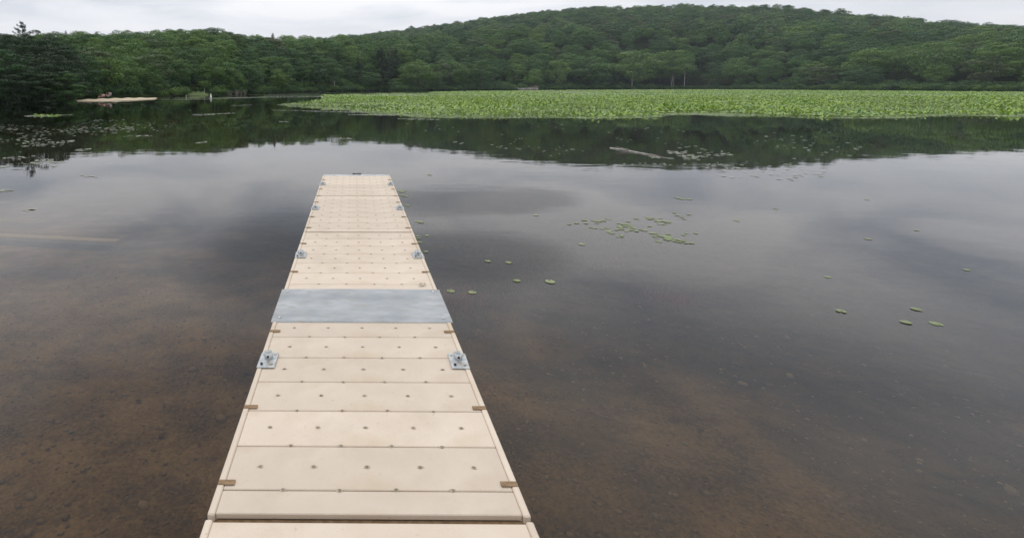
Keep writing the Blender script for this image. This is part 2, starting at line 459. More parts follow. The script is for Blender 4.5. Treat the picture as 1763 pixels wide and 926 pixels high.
def terrain(az, R):
    az = np.asarray(az, float); R = np.asarray(R, float)
    rs, rc = shoreR(az), crestR(az); zc = crestZ(az) - tree_h(rc) * .78; zr = ridgeZ(az) - tree_h(RIDGE_R) * 1.0
    near = -np.clip((rs - R) * .12, 0, 2.4)
    bank = np.clip((R - rs) * .035, 0, 1.2)
    u = (R - rs) / (rc - rs)
    up = bank + (zc - 1.2) * (0.35 * np.clip(u, 0, 1) + .65 * sm(u)) * np.clip(u * 6, 0, 1)
    v = np.clip((R - rc) / (RIDGE_R - rc), 0, 1)
    up2 = zc + (zr - zc) * sm(v) - 6 * np.sin(np.pi * v)
    w = np.clip((R - RIDGE_R) / 500, 0, 1)
    up3 = zr - 0.8 * zr * sm(w)
    z = np.where(R < rs, near, np.where(R < rc, up, np.where(R < RIDGE_R, up2, up3)))
    x, y = R * np.sin(az), R * np.cos(az)
    amp = np.clip((R - rs - 25) * .012, 0, 2.2)
    return z + amp * wob(x, y)

def hill_mesh():
    naz = 170; A = np.linspace(R_(-62), R_(66), naz)
    rows = []
    for a in A:
        rs = float(shoreR(a)); rc = float(crestR(a))
        q = [rs - 22, rs - 8, rs - 2, rs, rs + 2, rs + 5, rs + 9, rs + 14, rs + 22] + list(np.linspace(rs + 32, rc + 40, 22)) + list(np.linspace(rc + 75, 1050, 16)) + [1150, 1300, 1500]
        rows.append(q)
    Rr = np.array(rows); k = Rr.shape[1]; AA = np.repeat(A[:, None], k, 1)
    Z = terrain(AA, Rr)
    V = np.stack([Rr * np.sin(AA), Rr * np.cos(AA), Z], 2).reshape(-1, 3)
    i, j = np.meshgrid(np.arange(naz - 1), np.arange(k - 1), indexing='ij')
    b = (i * k + j).ravel()
    F = np.stack([b, b + k, b + k + 1, b + 1], 1)[:, ::-1]
    return mesh_np('hillside', V, F, M_FLOOR, True)
tag(obj('hillside', hill_mesh()), kind='structure')

# ------------------------------------------------------------------ lake bed (reaches the horizon) and water
def bed_z(x, y):
    d = np.hypot(x * .55, np.maximum(y, -3)) * np.where(y < 0, .3, 1)
    z = -0.16 - 0.075 * np.clip(y - 1.0, 0, 9) - 0.10 * np.clip(y - 10, 0, 14)
    z = z - 0.035 * np.clip(x, 0, 8)
    z = np.where(y < -1.2, z + np.clip(-1.2 - y, 0, 6) * .16, z)
    z = z + .035 * np.sin(x * 1.3 + .4 * y) * np.cos(y * 1.1) + .015 * np.sin(3.1 * x + 2.3 * y)
    return np.clip(z, -2.45, 0.8)
def make_bed():
    def axis(lo, hi, n):
        t = np.linspace(-1, 1, n); return np.sinh(t * 7) / math.sinh(7) * 1500
    X = axis(0, 0, 181); Y = axis(0, 0, 181) + 4
    Y = np.clip(Y, -1500, 1500)
    XX, YY = np.meshgrid(X, Y, indexing='ij')
    ZZ = bed_z(XX, YY)
    n = len(X); V = np.stack([XX, YY, ZZ], 2).reshape(-1, 3)
    i, j = np.meshgrid(np.arange(n - 1), np.arange(n - 1), indexing='ij'); b = (i * n + j).ravel()
    F = np.stack([b, b + n, b + n + 1, b + 1], 1)
    m, nn, l, p = mat_new('lake_bed')
    g = nn.new('ShaderNodeNewGeometry')
    sx = nn.new('ShaderNodeSeparateXYZ'); l.new(g.outputs['Position'], sx.inputs[0])
    vor = nn.new('ShaderNodeTexVoronoi'); vor.inputs['Scale'].default_value = 42; l.new(g.outputs['Position'], vor.inputs['Vector'])
    rg = nn.new('ShaderNodeValToRGB'); e = rg.color_ramp.elements
    e[0].position = 0; e[0].color = (.075, .052, .030, 1); e[1].position = 1; e[1].color = (.38, .27, .155, 1)
    l.new(vor.outputs['Color'], rg.inputs[0])
    nz = nn.new('ShaderNodeTexNoise'); nz.inputs['Scale'].default_value = .8; nz.inputs['Detail'].default_value = 6
    l.new(g.outputs['Position'], nz.inputs['Vector'])
    # gravel gives way to dark mud and weed away from the shore and to the right
    ma = nn.new('ShaderNodeMath'); ma.operation = 'MULTIPLY_ADD'; ma.inputs[1].default_value = .11; l.new(sx.outputs[1], ma.inputs[0])
    mb_ = nn.new('ShaderNodeMath'); mb_.operation = 'MULTIPLY_ADD'; mb_.inputs[1].default_value = .10; l.new(sx.outputs[0], mb_.inputs[0]); l.new(ma.outputs[0], mb_.inputs[2])
    ma.inputs[2].default_value = -1.1
    mc = nn.new('ShaderNodeMath'); mc.operation = 'MULTIPLY_ADD'; mc.inputs[1].default_value = 1.6; l.new(nz.outputs['Fac'], mc.inputs[0]); l.new(mb_.outputs[0], mc.inputs[2])
    mr = nn.new('ShaderNodeMapRange'); mr.inputs['From Min'].default_value = .15; mr.inputs['From Max'].default_value = .75; l.new(mc.outputs[0], mr.inputs['Value'])
    mud = nn.new('ShaderNodeValToRGB'); e = mud.color_ramp.elements  # mud darkness also paints the light lost in deeper water
    e[0].position = .35; e[0].color = (.020, .018, .012, 1); e[1].position = .7; e[1].color = (.075, .062, .038, 1)
    nz2 = nn.new('ShaderNodeTexNoise'); nz2.inputs['Scale'].default_value = 3.2; nz2.inputs['Detail'].default_value = 6; nz2.inputs['Distortion'].default_value = 1.2
    l.new(g.outputs['Position'], nz2.inputs['Vector']); l.new(nz2.outputs['Fac'], mud.inputs[0])
    nz4 = nn.new('ShaderNodeTexNoise'); nz4.inputs['Scale'].default_value = 1.9; nz4.inputs['Detail'].default_value = 7; nz4.inputs['Roughness'].default_value = .62; l.new(g.outputs['Position'], nz4.inputs['Vector'])
    pr = nn.new('ShaderNodeValToRGB'); e = pr.color_ramp.elements
    e[0].position = .38; e[0].color = (.055, .042, .028, 1); e[1].position = .62; e[1].color = (.30, .225, .135, 1); l.new(nz4.outputs['Fac'], pr.inputs[0])
    pm = nn.new('ShaderNodeMixRGB'); pm.inputs[0].default_value = .55; l.new(rg.outputs[0], pm.inputs[1]); l.new(pr.outputs[0], pm.inputs[2])
    mx = nn.new('ShaderNodeMixRGB'); l.new(mr.outputs[0], mx.inputs[0]); l.new(pm.outputs[0], mx.inputs[1]); l.new(mud.outputs[0], mx.inputs[2])
    l.new(mx.outputs[0], p.inputs['Base Color']); p.inputs['Roughness'].default_value = .95; p.inputs['Specular IOR Level'].default_value = 0
    bp = nn.new('ShaderNodeBump'); bp.inputs['Strength'].default_value = .6; bp.inputs['Distance'].default_value = .02
    l.new(vor.outputs['Distance'], bp.inputs['Height']); bp.invert = True; l.new(bp.outputs[0], p.inputs['Normal'])
    return mesh_np('lake_bed', V, F, m, True)
tag(obj('lake_bed', make_bed()), kind='structure')

def water_mat():
    m, n, l, p = mat_new('lake_water')
    n.remove(p); out = n['Material Output']
    g = n.new('ShaderNodeNewGeometry')
    def nzs(scale, stretch, detail=2):
        mp = n.new('ShaderNodeMapping'); mp.inputs['Scale'].default_value = stretch; mp.inputs['Rotation'].default_value = (0, 0, R_(8))
        l.new(g.outputs['Position'], mp.inputs[0])
        t = n.new('ShaderNodeTexNoise'); t.inputs['Scale'].default_value = scale; t.inputs['Detail'].default_value = detail
        l.new(mp.outputs[0], t.inputs['Vector']); return t.outputs['Fac']
    big = nzs(.05, (1, 1, 1), 3)                         # calm and breezy patches
    amp = n.new('ShaderNodeMapRange'); amp.inputs['From Min'].default_value = .42; amp.inputs['From Max'].default_value = .62
    amp.inputs['To Min'].default_value = .25; amp.inputs['To Max'].default_value = 1.0
    l.new(big, amp.inputs['Value'])
    fine = nzs(3.2, (.35, 1, 1), 3); med = nzs(.8, (.5, 1, 1), 2)
    s = n.new('ShaderNodeMath'); s.operation = 'MULTIPLY_ADD'; s.inputs[1].default_value = .30; l.new(fine, s.inputs[0]); l.new(med, s.inputs[2])
    h = n.new('ShaderNodeMath'); h.operation = 'MULTIPLY'; l.new(s.outputs[0], h.inputs[0]); l.new(amp.outputs[0], h.inputs[1])
    b = n.new('ShaderNodeBump'); b.inputs['Strength'].default_value = 1.0; b.inputs['Distance'].default_value = .006
    l.new(h.outputs[0], b.inputs['Height'])
    fr = n.new('ShaderNodeFresnel'); fr.inputs['IOR'].default_value = 1.333; l.new(b.outputs[0], fr.inputs['Normal'])
    gl = n.new('ShaderNodeBsdfGlossy'); gl.inputs['Roughness'].default_value = .012; gl.inputs['Color'].default_value = (1, 1, 1, 1)
    l.new(b.outputs[0], gl.inputs['Normal'])
    tr = n.new('ShaderNodeBsdfTransparent'); tr.inputs['Color'].default_value = (.62, .54, .41, 1)
    mx = n.new('ShaderNodeMixShader'); l.new(fr.outputs[0], mx.inputs[0]); l.new(tr.outputs[0], mx.inputs[1]); l.new(gl.outputs[0], mx.inputs[2])
    l.new(mx.outputs[0], out.inputs[0])
    return m
wv = [(-1490, -1490, 0), (1490, -1490, 0), (1490, 1490, 0), (-1490, 1490, 0)]
tag(obj('lake_water', mesh_np('lake_water', wv, [(0, 1, 2, 3)], water_mat())), kind='structure')

# ------------------------------------------------------------------ beach and grass bank (draped on the shore)
def drape(name, pxs, rin, rout, mat, lift, na=60, nr=9):
    A = np.linspace(az_of(pxs[0]), az_of(pxs[1]), na); V = []
    for i, a in enumerate(A):
        e = math.sin(math.pi * i / (na - 1)) ** .35
        r0 = float(shoreR(a)) + rin; r1 = r0 + max(.6, (rout - rin) * e * (1 + .12 * math.sin(i * .7)))
        for j in range(nr):
            r = r0 + (r1 - r0) * j / (nr - 1)
            z = float(terrain(a, r)) + lift(j / (nr - 1), i / (na - 1))
            V.append((r * math.sin(a), r * math.cos(a), z))
    F = [(i * nr + j, i * nr + j + 1, (i + 1) * nr + j + 1, (i + 1) * nr + j) for i in range(na - 1) for j in range(nr - 1)]
    return mesh_np(name, V, F, mat, True)
tag(obj('beach', drape('beach', (121, 270), -1.0, 5, M_SAND, lambda u, v: .04 + .05 * u * min(1, 4 * u))), kind='structure')
tag(obj('grass_bank', drape('grass_bank', (322, 359), 0, 9, M_GRASS, lambda u, v: .04 + .16 * math.sin(min(1, v * 3) * 1.57) * sm(u * 1.6) * math.sin(min(1, (1 - v) * 2) * 1.57), 40)), kind='structure')

# ------------------------------------------------------------------ instancing of uncountable stuff (geometry nodes)
def stuff_points(name, label, pts, rots, scales, idx, sources, cat=None):
    colx = bpy.data.collections.new(name + '_sources')
    for i, me in enumerate(sources):
        so = bpy.data.objects.new(f'{name}_source_{i:02d}', me); colx.objects.link(so)
    me = bpy.data.meshes.new(name); n = len(pts)
    me.vertices.add(n); me.vertices.foreach_set('co', np.asarray(pts, np.float32).ravel())
    a = me.attributes.new('rot', 'FLOAT_VECTOR', 'POINT'); a.data.foreach_set('vector', np.asarray(rots, np.float32).ravel())
    a = me.attributes.new('scl', 'FLOAT_VECTOR', 'POINT'); a.data.foreach_set('vector', np.asarray(scales, np.float32).ravel())
    a = me.attributes.new('idx', 'INT', 'POINT'); a.data.foreach_set('value', np.asarray(idx, np.int32))
    o = obj(name, me); tag(o, label, None, None, 'stuff')
    ng = bpy.data.node_groups.new(name, 'GeometryNodeTree')
    ng.interface.new_socket('Geometry', in_out='INPUT', socket_type='NodeSocketGeometry')
    ng.interface.new_socket('Geometry', in_out='OUTPUT', socket_type='NodeSocketGeometry')
    N, L = ng.nodes, ng.links
    gi, go = N.new('NodeGroupInput'), N.new('NodeGroupOutput')
    ci = N.new('GeometryNodeCollectionInfo'); ci.inputs['Collection'].default_value = colx
    ci.inputs['Separate Children'].default_value = True; ci.inputs['Reset Children'].default_value = True
    ip = N.new('GeometryNodeInstanceOnPoints'); ip.inputs['Pick Instance'].default_value = True
    def attr(nm, ty):
        q = N.new('GeometryNodeInputNamedAttribute'); q.data_type = ty; q.inputs['Name'].default_value = nm; return q.outputs[0]
    L.new(gi.outputs[0], ip.inputs['Points']); L.new(ci.outputs[0], ip.inputs['Instance'])
    L.new(attr('idx', 'INT'), ip.inputs['Instance Index'])
    L.new(attr('rot', 'FLOAT_VECTOR'), ip.inputs['Rotation']); L.new(attr('scl', 'FLOAT_VECTOR'), ip.inputs['Scale'])
    L.new(ip.outputs[0], go.inputs[0])
    md = o.modifiers.new('scatter', 'NODES'); md.node_group = ng
    return o

# ------------------------------------------------------------------ forest
CROWNS = []          # (crown mesh, trunk mesh, hue)
for i in range(15):
    hue = ('mid', 'dark', 'light', 'mid', 'mid', 'dark', 'light', 'mid', 'dark', 'mid', 'mid', 'brown', 'mid', 'light', 'dark')[i]
    cm, cs = broad_crown(100 + i, M_LEAF[hue], nl=17 + (i * 5) % 9, leaves=3600, leaf=.019, rl=.12, rh=.23, jit=.28, gap=.1, wide=.42 + .035 * (i % 4), low=.10 + .05 * (i % 3), layered=(i % 3) * .5)
    CROWNS.append((cm, limb_trunk(cs, M_BARK, i), hue))
CONS = []
for i in range(3):
    cm, tp = conifer_crown(300 + i, M_LEAF['conifer'], whorls=15 + i, wide=.22 + .02 * i)
    CONS.append((cm, conifer_trunk(tp, M_BARK), 'conifer'))
FAR = []
for i in range(8):
    hue = ('mid', 'dark', 'mid', 'light', 'mid', 'dark', 'mid', 'brown')[i]
    cm, cs = broad_crown(400 + i, M_LEAF[hue], nl=13, leaves=1100, leaf=.036, wide=.50, low=.2, rl=.15, rh=.26, jit=.28, gap=.1)
    FAR.append(cm)

rg = np.random.default_rng(21)
trees = []           # (az, R, H, kind index)
def sample_band(az0, az1, Rlo, Rhi, spacing):
    """jittered scatter in polar strips"""
    out = []
    r = Rlo
    while r < Rhi:
        s = spacing(r); n = int((az1 - az0) * r / s)
        a = az0 + (np.arange(n) + rg.uniform(-.42, .42, n) + rg.uniform(0, 1)) * (az1 - az0) / max(n, 1)
        rr = r + rg.uniform(-.42, .42, n) * s * .9
        out += list(zip(a, rr)); r += s * .9
    return out
AZ0, AZ1 = az_of(-330), az_of(2050)
cand = sample_band(AZ0, AZ1, 84, 1075, lambda r: float(tree_h(r)) * (.80 if r < 420 else .86) if r < 700 else 12.5)
a_ = np.array([c[0] for c in cand]); r_ = np.array([c[1] for c in cand])
rs_ = shoreR(a_); beach = (a_ > az_of(122)) & (a_ < az_of(290)); bank = (a_ >= az_of(290)) & (a_ < az_of(375))
setback = np.where(beach, 9, np.where(bank, 11, 4.0)) + rg.uniform(0, 3, len(a_))
ok = r_ > rs_ + setback
point = a_ < az_of(128)                                # wooded point at far left is planted by hand near the water
ok &= ~(point & (r_ < 150))
rc_ = crestR(a_)
ok &= (r_ < rc_ + 45) | (a_ > az_of(520))              # hidden back of the near hill
ok &= ~((r_ > rc_ + 45) & (r_ < rc_ + 130))            # dip behind the crest, unseen
a_, r_ = a_[ok], r_[ok]
H_ = tree_h(r_) * rg.uniform(.66, 1.18, len(a_))
# canopy may not rise over the skyline of the photograph
topz = np.where(r_ < crestR(a_) + 30, CAM_H + (crestZ(a_) - CAM_H) * r_ / crestR(a_), CAM_H + (ridgeZ(a_) - CAM_H) * r_ / RIDGE_R)
tz = terrain(a_, r_)
lim = topz + np.where(r_ < 1400, r_ * .0045, 0) * rg.uniform(-1, 1.6, len(a_)) - tz
H_ = np.minimum(H_, np.maximum(lim, H_ * .62))
depth = r_ - shoreR(a_)
con = rg.random(len(a_)) < np.where((a_ > az_of(590)) & (a_ < az_of(850)) & (depth < 60), .38, .012)
con &= r_ < 560
kind = np.where(con, 100 + rg.integers(0, 3, len(a_)), np.where(r_ < 640, rg.integers(0, 15, len(a_)), 200 + rg.integers(0, 8, len(a_))))
H_ = np.where(con, H_ * 1.12, H_)
X_, Y_ = r_ * np.sin(a_), r_ * np.cos(a_)
PX = np.array([px_of(x, y, z)[0] for x, y, z in zip(X_, Y_, tz)])
inview = (PX > -15) & (PX < 1780)
score = H_ / r_ * np.where(depth < 24, 2.2, np.where(depth < 45, 1.3, .7)) * inview * (kind < 200)
order = np.argsort(-score)
N_IND = 255
ind = order[:N_IND]
rest = np.setdiff1d(np.arange(len(a_)), ind)
SRC = [c[0] for c in CROWNS] + [c[0] for c in CONS] + FAR
def src_index(k): return k if k < 100 else (15 + k - 100 if k < 200 else 18 + k - 200)
wid = rg.uniform(.82, 1.18, len(a_)) * np.where(con, .8, 1)
print('forest trees', len(a_))
stuff_points('forest', 'dense green broadleaf forest covering the hills behind the lake',
             np.stack([X_, Y_, tz], 1)[rest], np.stack([rg.uniform(-.06, .06, len(rest)), rg.uniform(-.06, .06, len(rest)), rg.uniform(0, 6.28, len(rest))], 1),
             np.stack([H_ * wid, H_ * wid, H_], 1)[rest], [src_index(k) for k in kind[rest]], SRC)

HUEWORD = {'light': 'light green', 'mid': 'mid green', 'dark': 'dark green', 'brown': 'olive brown', 'conifer': 'dark bluish green'}
def zone(px):
    for lim_, w in ((128, 'on the wooded point at far left'), (215, 'behind the left half of the sand beach'), (300, 'behind the right half of the sand beach'), (390, 'behind the small grassy bank'),
                    (470, 'on the shore right of the grassy bank'), (560, 'behind the tip of the lily field'), (650, 'on the shore straight beyond the dock'), (740, 'on shore just right of the dock'),
                    (830, 'behind the middle of the lily field'), (960, 'on the shore near the pale stone ledge'), (1060, 'on shore right of the stone ledge'),
                    (1200, 'behind the long hedge of shore bushes'), (1400, 'past the pale dead trunks at right'), (1600, 'on the right shore behind the lilies')):
        if px < lim_: return w
    return 'on the shore at the far right edge'
def place_tree(name, cm, tm, loc, H, w, rotz, label, group, lean=(0, 0)):
    t = thing(name, label, 'tree', loc, rotz, group)
    t.scale = (H * w, H * w, H); t.rotation_euler = (lean[0], lean[1], rotz)
    o = bpy.data.objects.new('crown', cm); link(o, t)
    o = bpy.data.objects.new('trunk', tm); link(o, t)
    return t
for i in ind:
    k = kind[i]; cm, tm, hue = (CROWNS[k] if k < 100 else CONS[k - 100])
    tall = H_[i] / float(tree_h(r_[i]))
    sz = 'tall' if tall > .98 else ('short' if tall < .84 else 'medium')
    row = 'front row' if depth[i] < 16 else ('second row' if depth[i] < 30 else 'upper row')
    z = zone(PX[i]); ty = 'conifer' if k >= 100 else 'broadleaf tree'
    lab = f'{sz} {HUEWORD[hue]} {ty} in {row} {z}'
    place_tree('conifer' if k >= 100 else 'broadleaf_tree', cm, tm, (X_[i], Y_[i], tz[i] - .1), H_[i], wid[i], rnd.uniform(0, 6.28), lab, f'trees {z}', (rnd.uniform(-.05, .05), rnd.uniform(-.05, .05)))

# ---- trees of the wooded point at far left, near enough to show their leaves
NEARC = []
for i in range(6):
    hue = ('deep', 'dark', 'deep', 'deep', 'dark', 'mid')[i]
    cm, cs = broad_crown(500 + i, M_LEAF[hue], nl=34, leaves=11000, leaf=.0115, wide=.40, low=.06, layered=.9, rl=.08, rh=.17, jit=.35, gap=.12)
    NEARC.append((cm, limb_trunk(cs, M_BARK, 60 + i, r0=.016), hue))
pine_cm, pine_tp = conifer_crown(710, M_LEAF['conifer'], whorls=13, low=.25, wide=.30, leaf=.011, per=190, ragged=.55)
pine_tm = conifer_trunk(pine_tp, M_BARK, .018)
point_group = 'trees on the wooded point at far left'
POINT = [  # px, top py, distance, crown, width, label
 (43, 39, 106, 'pine', .95, 'tall ragged pine topping the far left trees with spiky upper branches'),
 (-70, 50, 96, 0, 1.0, 'big dark tree just outside the left edge of the water view'),
 (-30, 53, 100, 3, 1.0, 'dark broadleaf tree at the very left edge under the skyline'),
 (6, 56, 112, 2, .9, 'feathery dark tree left of the tall ragged pine'),
 (22, 57, 98, 3, .85, 'dark tree right in front of the tall ragged pine, on its left'),
 (66, 51, 104, 0, .9, 'dark tree close to the right of the tall ragged pine'),
 (84, 58, 108, 2, .9, 'dark tree with uneven top, second right of the ragged pine'),
 (101, 70, 100, 3, .9, 'dark tree whose crown steps down toward the beach, third right of the pine'),
 (10, 84, 88, 1, 1.1, 'lighter green rounded tree in front at the left edge'),
 (52, 92, 87, 0, 1.1, 'broad dark tree at the water below the ragged pine'),
 (90, 88, 90, 2, 1.05, 'broad dark tree at the water in the middle of the point'),
 (110, 78, 96, 3, .95, 'dark tall tree on the beach side of the point'),
 (139, 88, 104, 4, .9, 'mid green tree standing behind the left end of the beach'),
 (113, 122, 86, 5, 1.1, 'small light green tree leaning over the left end of the beach'),
 (30, 118, 85, 0, 1.2, 'low dark tree overhanging the water at left'),
 (75, 122, 84.5, 3, 1.2, 'low dark tree overhanging the water in the middle of the point'),
 (156, 104, 114, 1, .9, 'mid green tree behind the people on the beach'),
 (172, 118, 112, 4, .95, 'smaller mid green tree right behind the people on the beach'),
 (-110, 60, 92, 2, 1.0, 'dark tree beyond the left edge of the view'),
 (-150, 66, 100, 0, 1.0, 'outermost dark tree beyond the left edge of the view'),
 (108, 112, 88, 2, 1.15, 'low dark tree next to the small light green leaning tree'),
]
for (p, ty, R, c, w, lab) in POINT:
    a = az_of(p, 120); z0 = float(terrain(a, R)); H = z_at(p, ty, R) - z0
    cm, tm = (pine_cm, pine_tm) if c == 'pine' else NEARC[c][:2]
    place_tree('pine_tree' if c == 'pine' else 'broadleaf_tree', cm, tm, (R * math.sin(a), R * math.cos(a), z0 - .1), H + .1, w, rnd.uniform(0, 6.28), lab, None)
# ---- single trees that stand out
def hero(px, base_py, top_py, extra, cm, tm, w, label, name='broadleaf_tree'):
    a = az_of(px); R = float(shoreR(a)) + extra; z0 = float(terrain(a, R)); H = z_at(px, top_py, R) - z0
    return place_tree(name, cm, tm, (R * math.sin(a), R * math.cos(a), z0 - .1), H, w, rnd.uniform(0, 6.28), label, None)
br_cm, br_cs = broad_crown(900, M_LEAF['bright'], nl=22, leaves=2600, leaf=.03, wide=.62, low=.02)
hero(910, 150, 130, 6, br_cm, limb_trunk(br_cs, M_BARK, 5, top=.5), .95, 'small rounded bright green tree above the pale stone ledge')
lt_cm, lt_cs = broad_crown(901, M_LEAF['light'], nl=44, leaves=5200, leaf=.018, wide=.55, low=.03)
lt_tm = limb_trunk(lt_cs, M_BARK, 6)
hero(402, 163, 122, 5, lt_cm, lt_tm, 1.0, 'round light green tree reaching down to the water right of the grassy bank')
hero(483, 160, 125, 6, CROWNS[2][0], CROWNS[2][1], 1.1, 'light green tree near the water behind the left lily tip')
hero(731, 156, 114, 8, lt_cm, CROWNS[6][1], .85, 'pale green rounded tree standing alone before dark conifers')
hero(1085, 154, 88, 10, CROWNS[6][0], CROWNS[6][1], 1.25, 'wide spreading tree with a pale trunk behind the shore hedge')
hero(1155, 154, 84, 12, CROWNS[13][0], CROWNS[13][1], 1.15, 'tall tree with layered boughs left of the dead trunks')
hero(1005, 154, 96, 10, CROWNS[10][0], CROWNS[10][1], 1.35, 'broad mid green tree right of the bright green round tree')
hero(655, 157, 82, 8, CONS[1][0], CONS[1][1], 1.5, 'big layered conifer on the shore just right of the dock end', 'conifer')

# ---- shore bushes
BUSH = [bush_crown(800 + i, M_LEAF[('mid', 'dark', 'light', 'dark')[i]], 1000, .042) for i in range(4)]
BST = [bush_stem(i) for i in range(4)]
def bush(px, extra, H, w, k, label, group=None):
    a = az_of(px); R = float(shoreR(a)) + extra; z0 = float(terrain(a, R))
    t = thing('shore_bush', label, 'bush', (R * math.sin(a), R * math.cos(a), max(z0, .0) - .05), rnd.uniform(0, 6.28), group)
    t.scale = (H * w, H * w, H)
    link(bpy.data.objects.new('crown', BUSH[k]), t); link(bpy.data.objects.new('stem', BST[k]), t)
px = 285.0
while px < 1790:
    R = float(shoreR(az_of(px)))
    H = rnd.uniform(1.5, 2.6) * (R / 250) ** .75 if px < 940 else rnd.uniform(3.4, 5.0)
    if 872 < px < 945: H *= .45
    if 318 < px < 362: H *= .5
    w = rnd.uniform(1.2, 1.7); k = rnd.choice((0, 1, 1, 3, 0, 2) if px < 940 else (0, 2, 0, 2, 3))
    z = zone(px)
    bush(px, rnd.uniform(2.5, 5) if not 320 < px < 362 else 13, H, w, k, f"{('mid green', 'dark green', 'light green', 'dark green')[k]} low bush at the water's edge {z}", f'waterside bushes {z}')
    px += H * w * .85 * F_PX / R * rnd.uniform(.8, 1.1)
for i, p in enumerate(range(-60, 128, 12)):
    k = rnd.choice((1, 3, 1, 0, 0))
    bush(p + rnd.uniform(-4, 4), rnd.uniform(.3, 2), rnd.uniform(1.5, 2.6), rnd.uniform(1.2, 1.6), k, f"{('mid green', 'dark green', 'light green', 'dark green')[k]} bush hanging over the water {zone(0)}", 'bushes of the wooded point')
for i, p in enumerate((140, 152, 166, 200, 212, 226, 240, 256, 270)):
    k = (1, 0, 1, 3, 0, 2, 1, 0, 2)[i]
    bush(p, 15 + rnd.uniform(-1, 2), rnd.uniform(1.4, 2.4), 1.4, k, f"{('mid green', 'dark green', 'light green', 'dark green')[k]} bush along the back of the sand beach", 'bushes behind the beach')

# ---- undergrowth between the shore trees
uc = sample_band(az_of(120), az_of(1900), 84, 560, lambda q: 2.6 + q * .006)
ua = np.array([c[0] for c in uc]); ur = np.array([c[1] for c in uc]); us = shoreR(ua)
gap0 = np.where((ua > az_of(122)) & (ua < az_of(275)), 8, np.where((ua > az_of(318)) & (ua < az_of(363)), 11, 3.5))
m = (ur > us + gap0) & (ur < us + 34); ua, ur = ua[m], ur[m]
uh = (1.4 + ur * .006) * np.random.default_rng(3).uniform(.7, 1.4, len(ua))
uk = np.random.default_rng(4).integers(0, 4, len(ua)); ro = np.random.default_rng(5).uniform(0, 6.28, len(ua))
stuff_points('undergrowth', 'low leafy undergrowth covering the slope under the shore trees', np.stack([ur * np.sin(ua), ur * np.cos(ua), terrain(ua, ur) - .1], 1),
             np.stack([0 * ro, 0 * ro, ro], 1), np.stack([uh * 1.5, uh * 1.5, uh], 1), uk, BUSH)

# ---- dead pale trunks
def dead_trunk(px, top, bot, w, label, seed):
    a = az_of(px); R = float(shoreR(a)) + 4.5; z0 = float(terrain(a, R)); H = z_at(px, top, R) - z0
    t = thing('dead_tree', label, 'dead tree', (R * math.sin(a), R * math.cos(a), z0 - .2))
    rr = random.Random(seed); mb = MB()
    lean = rr.uniform(-.03, .03) * H
    mb.tube([(0, 0, 0), (lean * .3, 0, H * .4), (lean, 0, H * .8), (lean * 1.1, 0, H)], [w, w * .85, w * .6, w * .2], 8)
    obj('trunk', mb.mesh('trunk', M_PALEBARK, True), t)
    for i in range(5):
        z = H * rr.uniform(.5, .92); s = rr.choice((-1, 1)); L = H * rr.uniform(.06, .14)
        b = MB(); b.tube([(lean * z / H, 0, z), (lean * z / H + s * L * .6, rr.uniform(-.3, .3), z + L * .5), (lean * z / H + s * L, 0, z + L * .8)], [w * .3, w * .2, w * .06], 5)
        obj('branch', b.mesh('branch', M_PALEBARK, True), t)
dead_trunk(1178, 119, 143, .28, 'tall pale bare trunk rising above the hedge at right', 1)
dead_trunk(1156, 129, 143, .22, 'left of two short pale trunks behind the hedge', 2)
dead_trunk(1159.5, 131, 143, .20, 'right of two short pale trunks behind the hedge', 3)
dead_trunk(1088, 128, 143, .30, 'pale trunk under the wide spreading tree', 4)
dead_trunk(576, 137, 152, .14, 'short pale snag by the water beyond the dock', 5)
dead_trunk(351.5, 150, 161, .07, 'thin white bare stem at the right end of the grassy bank', 6)

# ------------------------------------------------------------------ stone ledge and logs on the right shore
def rock_mesh(seed, d):
    rr = random.Random(seed); bm = bmesh.new(); bmesh.ops.create_icosphere(bm, subdivisions=2, radius=.5)
    for v in bm.verts:
        f = 1 + .18 * math.sin(v.co.x * 9 + seed) * math.cos(v.co.y * 8 + seed * 2) + rr.uniform(-.05, .05)
        v.co = Vector((v.co.x * d[0] * f, v.co.y * d[1] * f, max(-.3, min(.36, v.co.z)) * d[2] * 1.3 * f))
    me = bpy.data.meshes.new('stone'); bm.to_mesh(me); bm.free(); me.materials.append(M_ROCK); return me
a = az_of(897); R = float(shoreR(a)) - 1
ledge = thing('stone_ledge', 'low pale stone ledge on the far shore below the bright round tree', 'stone ledge', (R * math.sin(a), R * math.cos(a), 0), -a)
sm_ = [rock_mesh(i, (2.6, 2.2, 1.5)) for i in range(4)]
for i in range(13):
    o = obj('stone', sm_[i % 4], ledge, (-9.5 + i * 1.75, rnd.uniform(-.6, .6), .45 + (.35 if i < 5 else rnd.uniform(-.1, .2))), rnd.uniform(0, 6)); o.scale = (rnd.uniform(.8, 1.2), 1, rnd.uniform(.8, 1.3))
a = az_of(920); R = float(shoreR(a)) + 1
pile = thing('log_pile', 'pile of grey weathered logs at the right end of the stone ledge', 'log pile', (R * math.sin(a), R * math.cos(a), .3), -a)
for i in range(6):
    b = MB(); y = rnd.uniform(-.5, .5); z = .5 + i * .38
    b.tube([(-3.5 + rnd.uniform(-.6, .6), y, z), (0, y + .2, z + .12), (3.4 + rnd.uniform(-.8, .6), y, z + rnd.uniform(-.1, .2))], [.2, .24, .16], 8)
    obj('log', b.mesh('log', M_WOOD, True), pile)
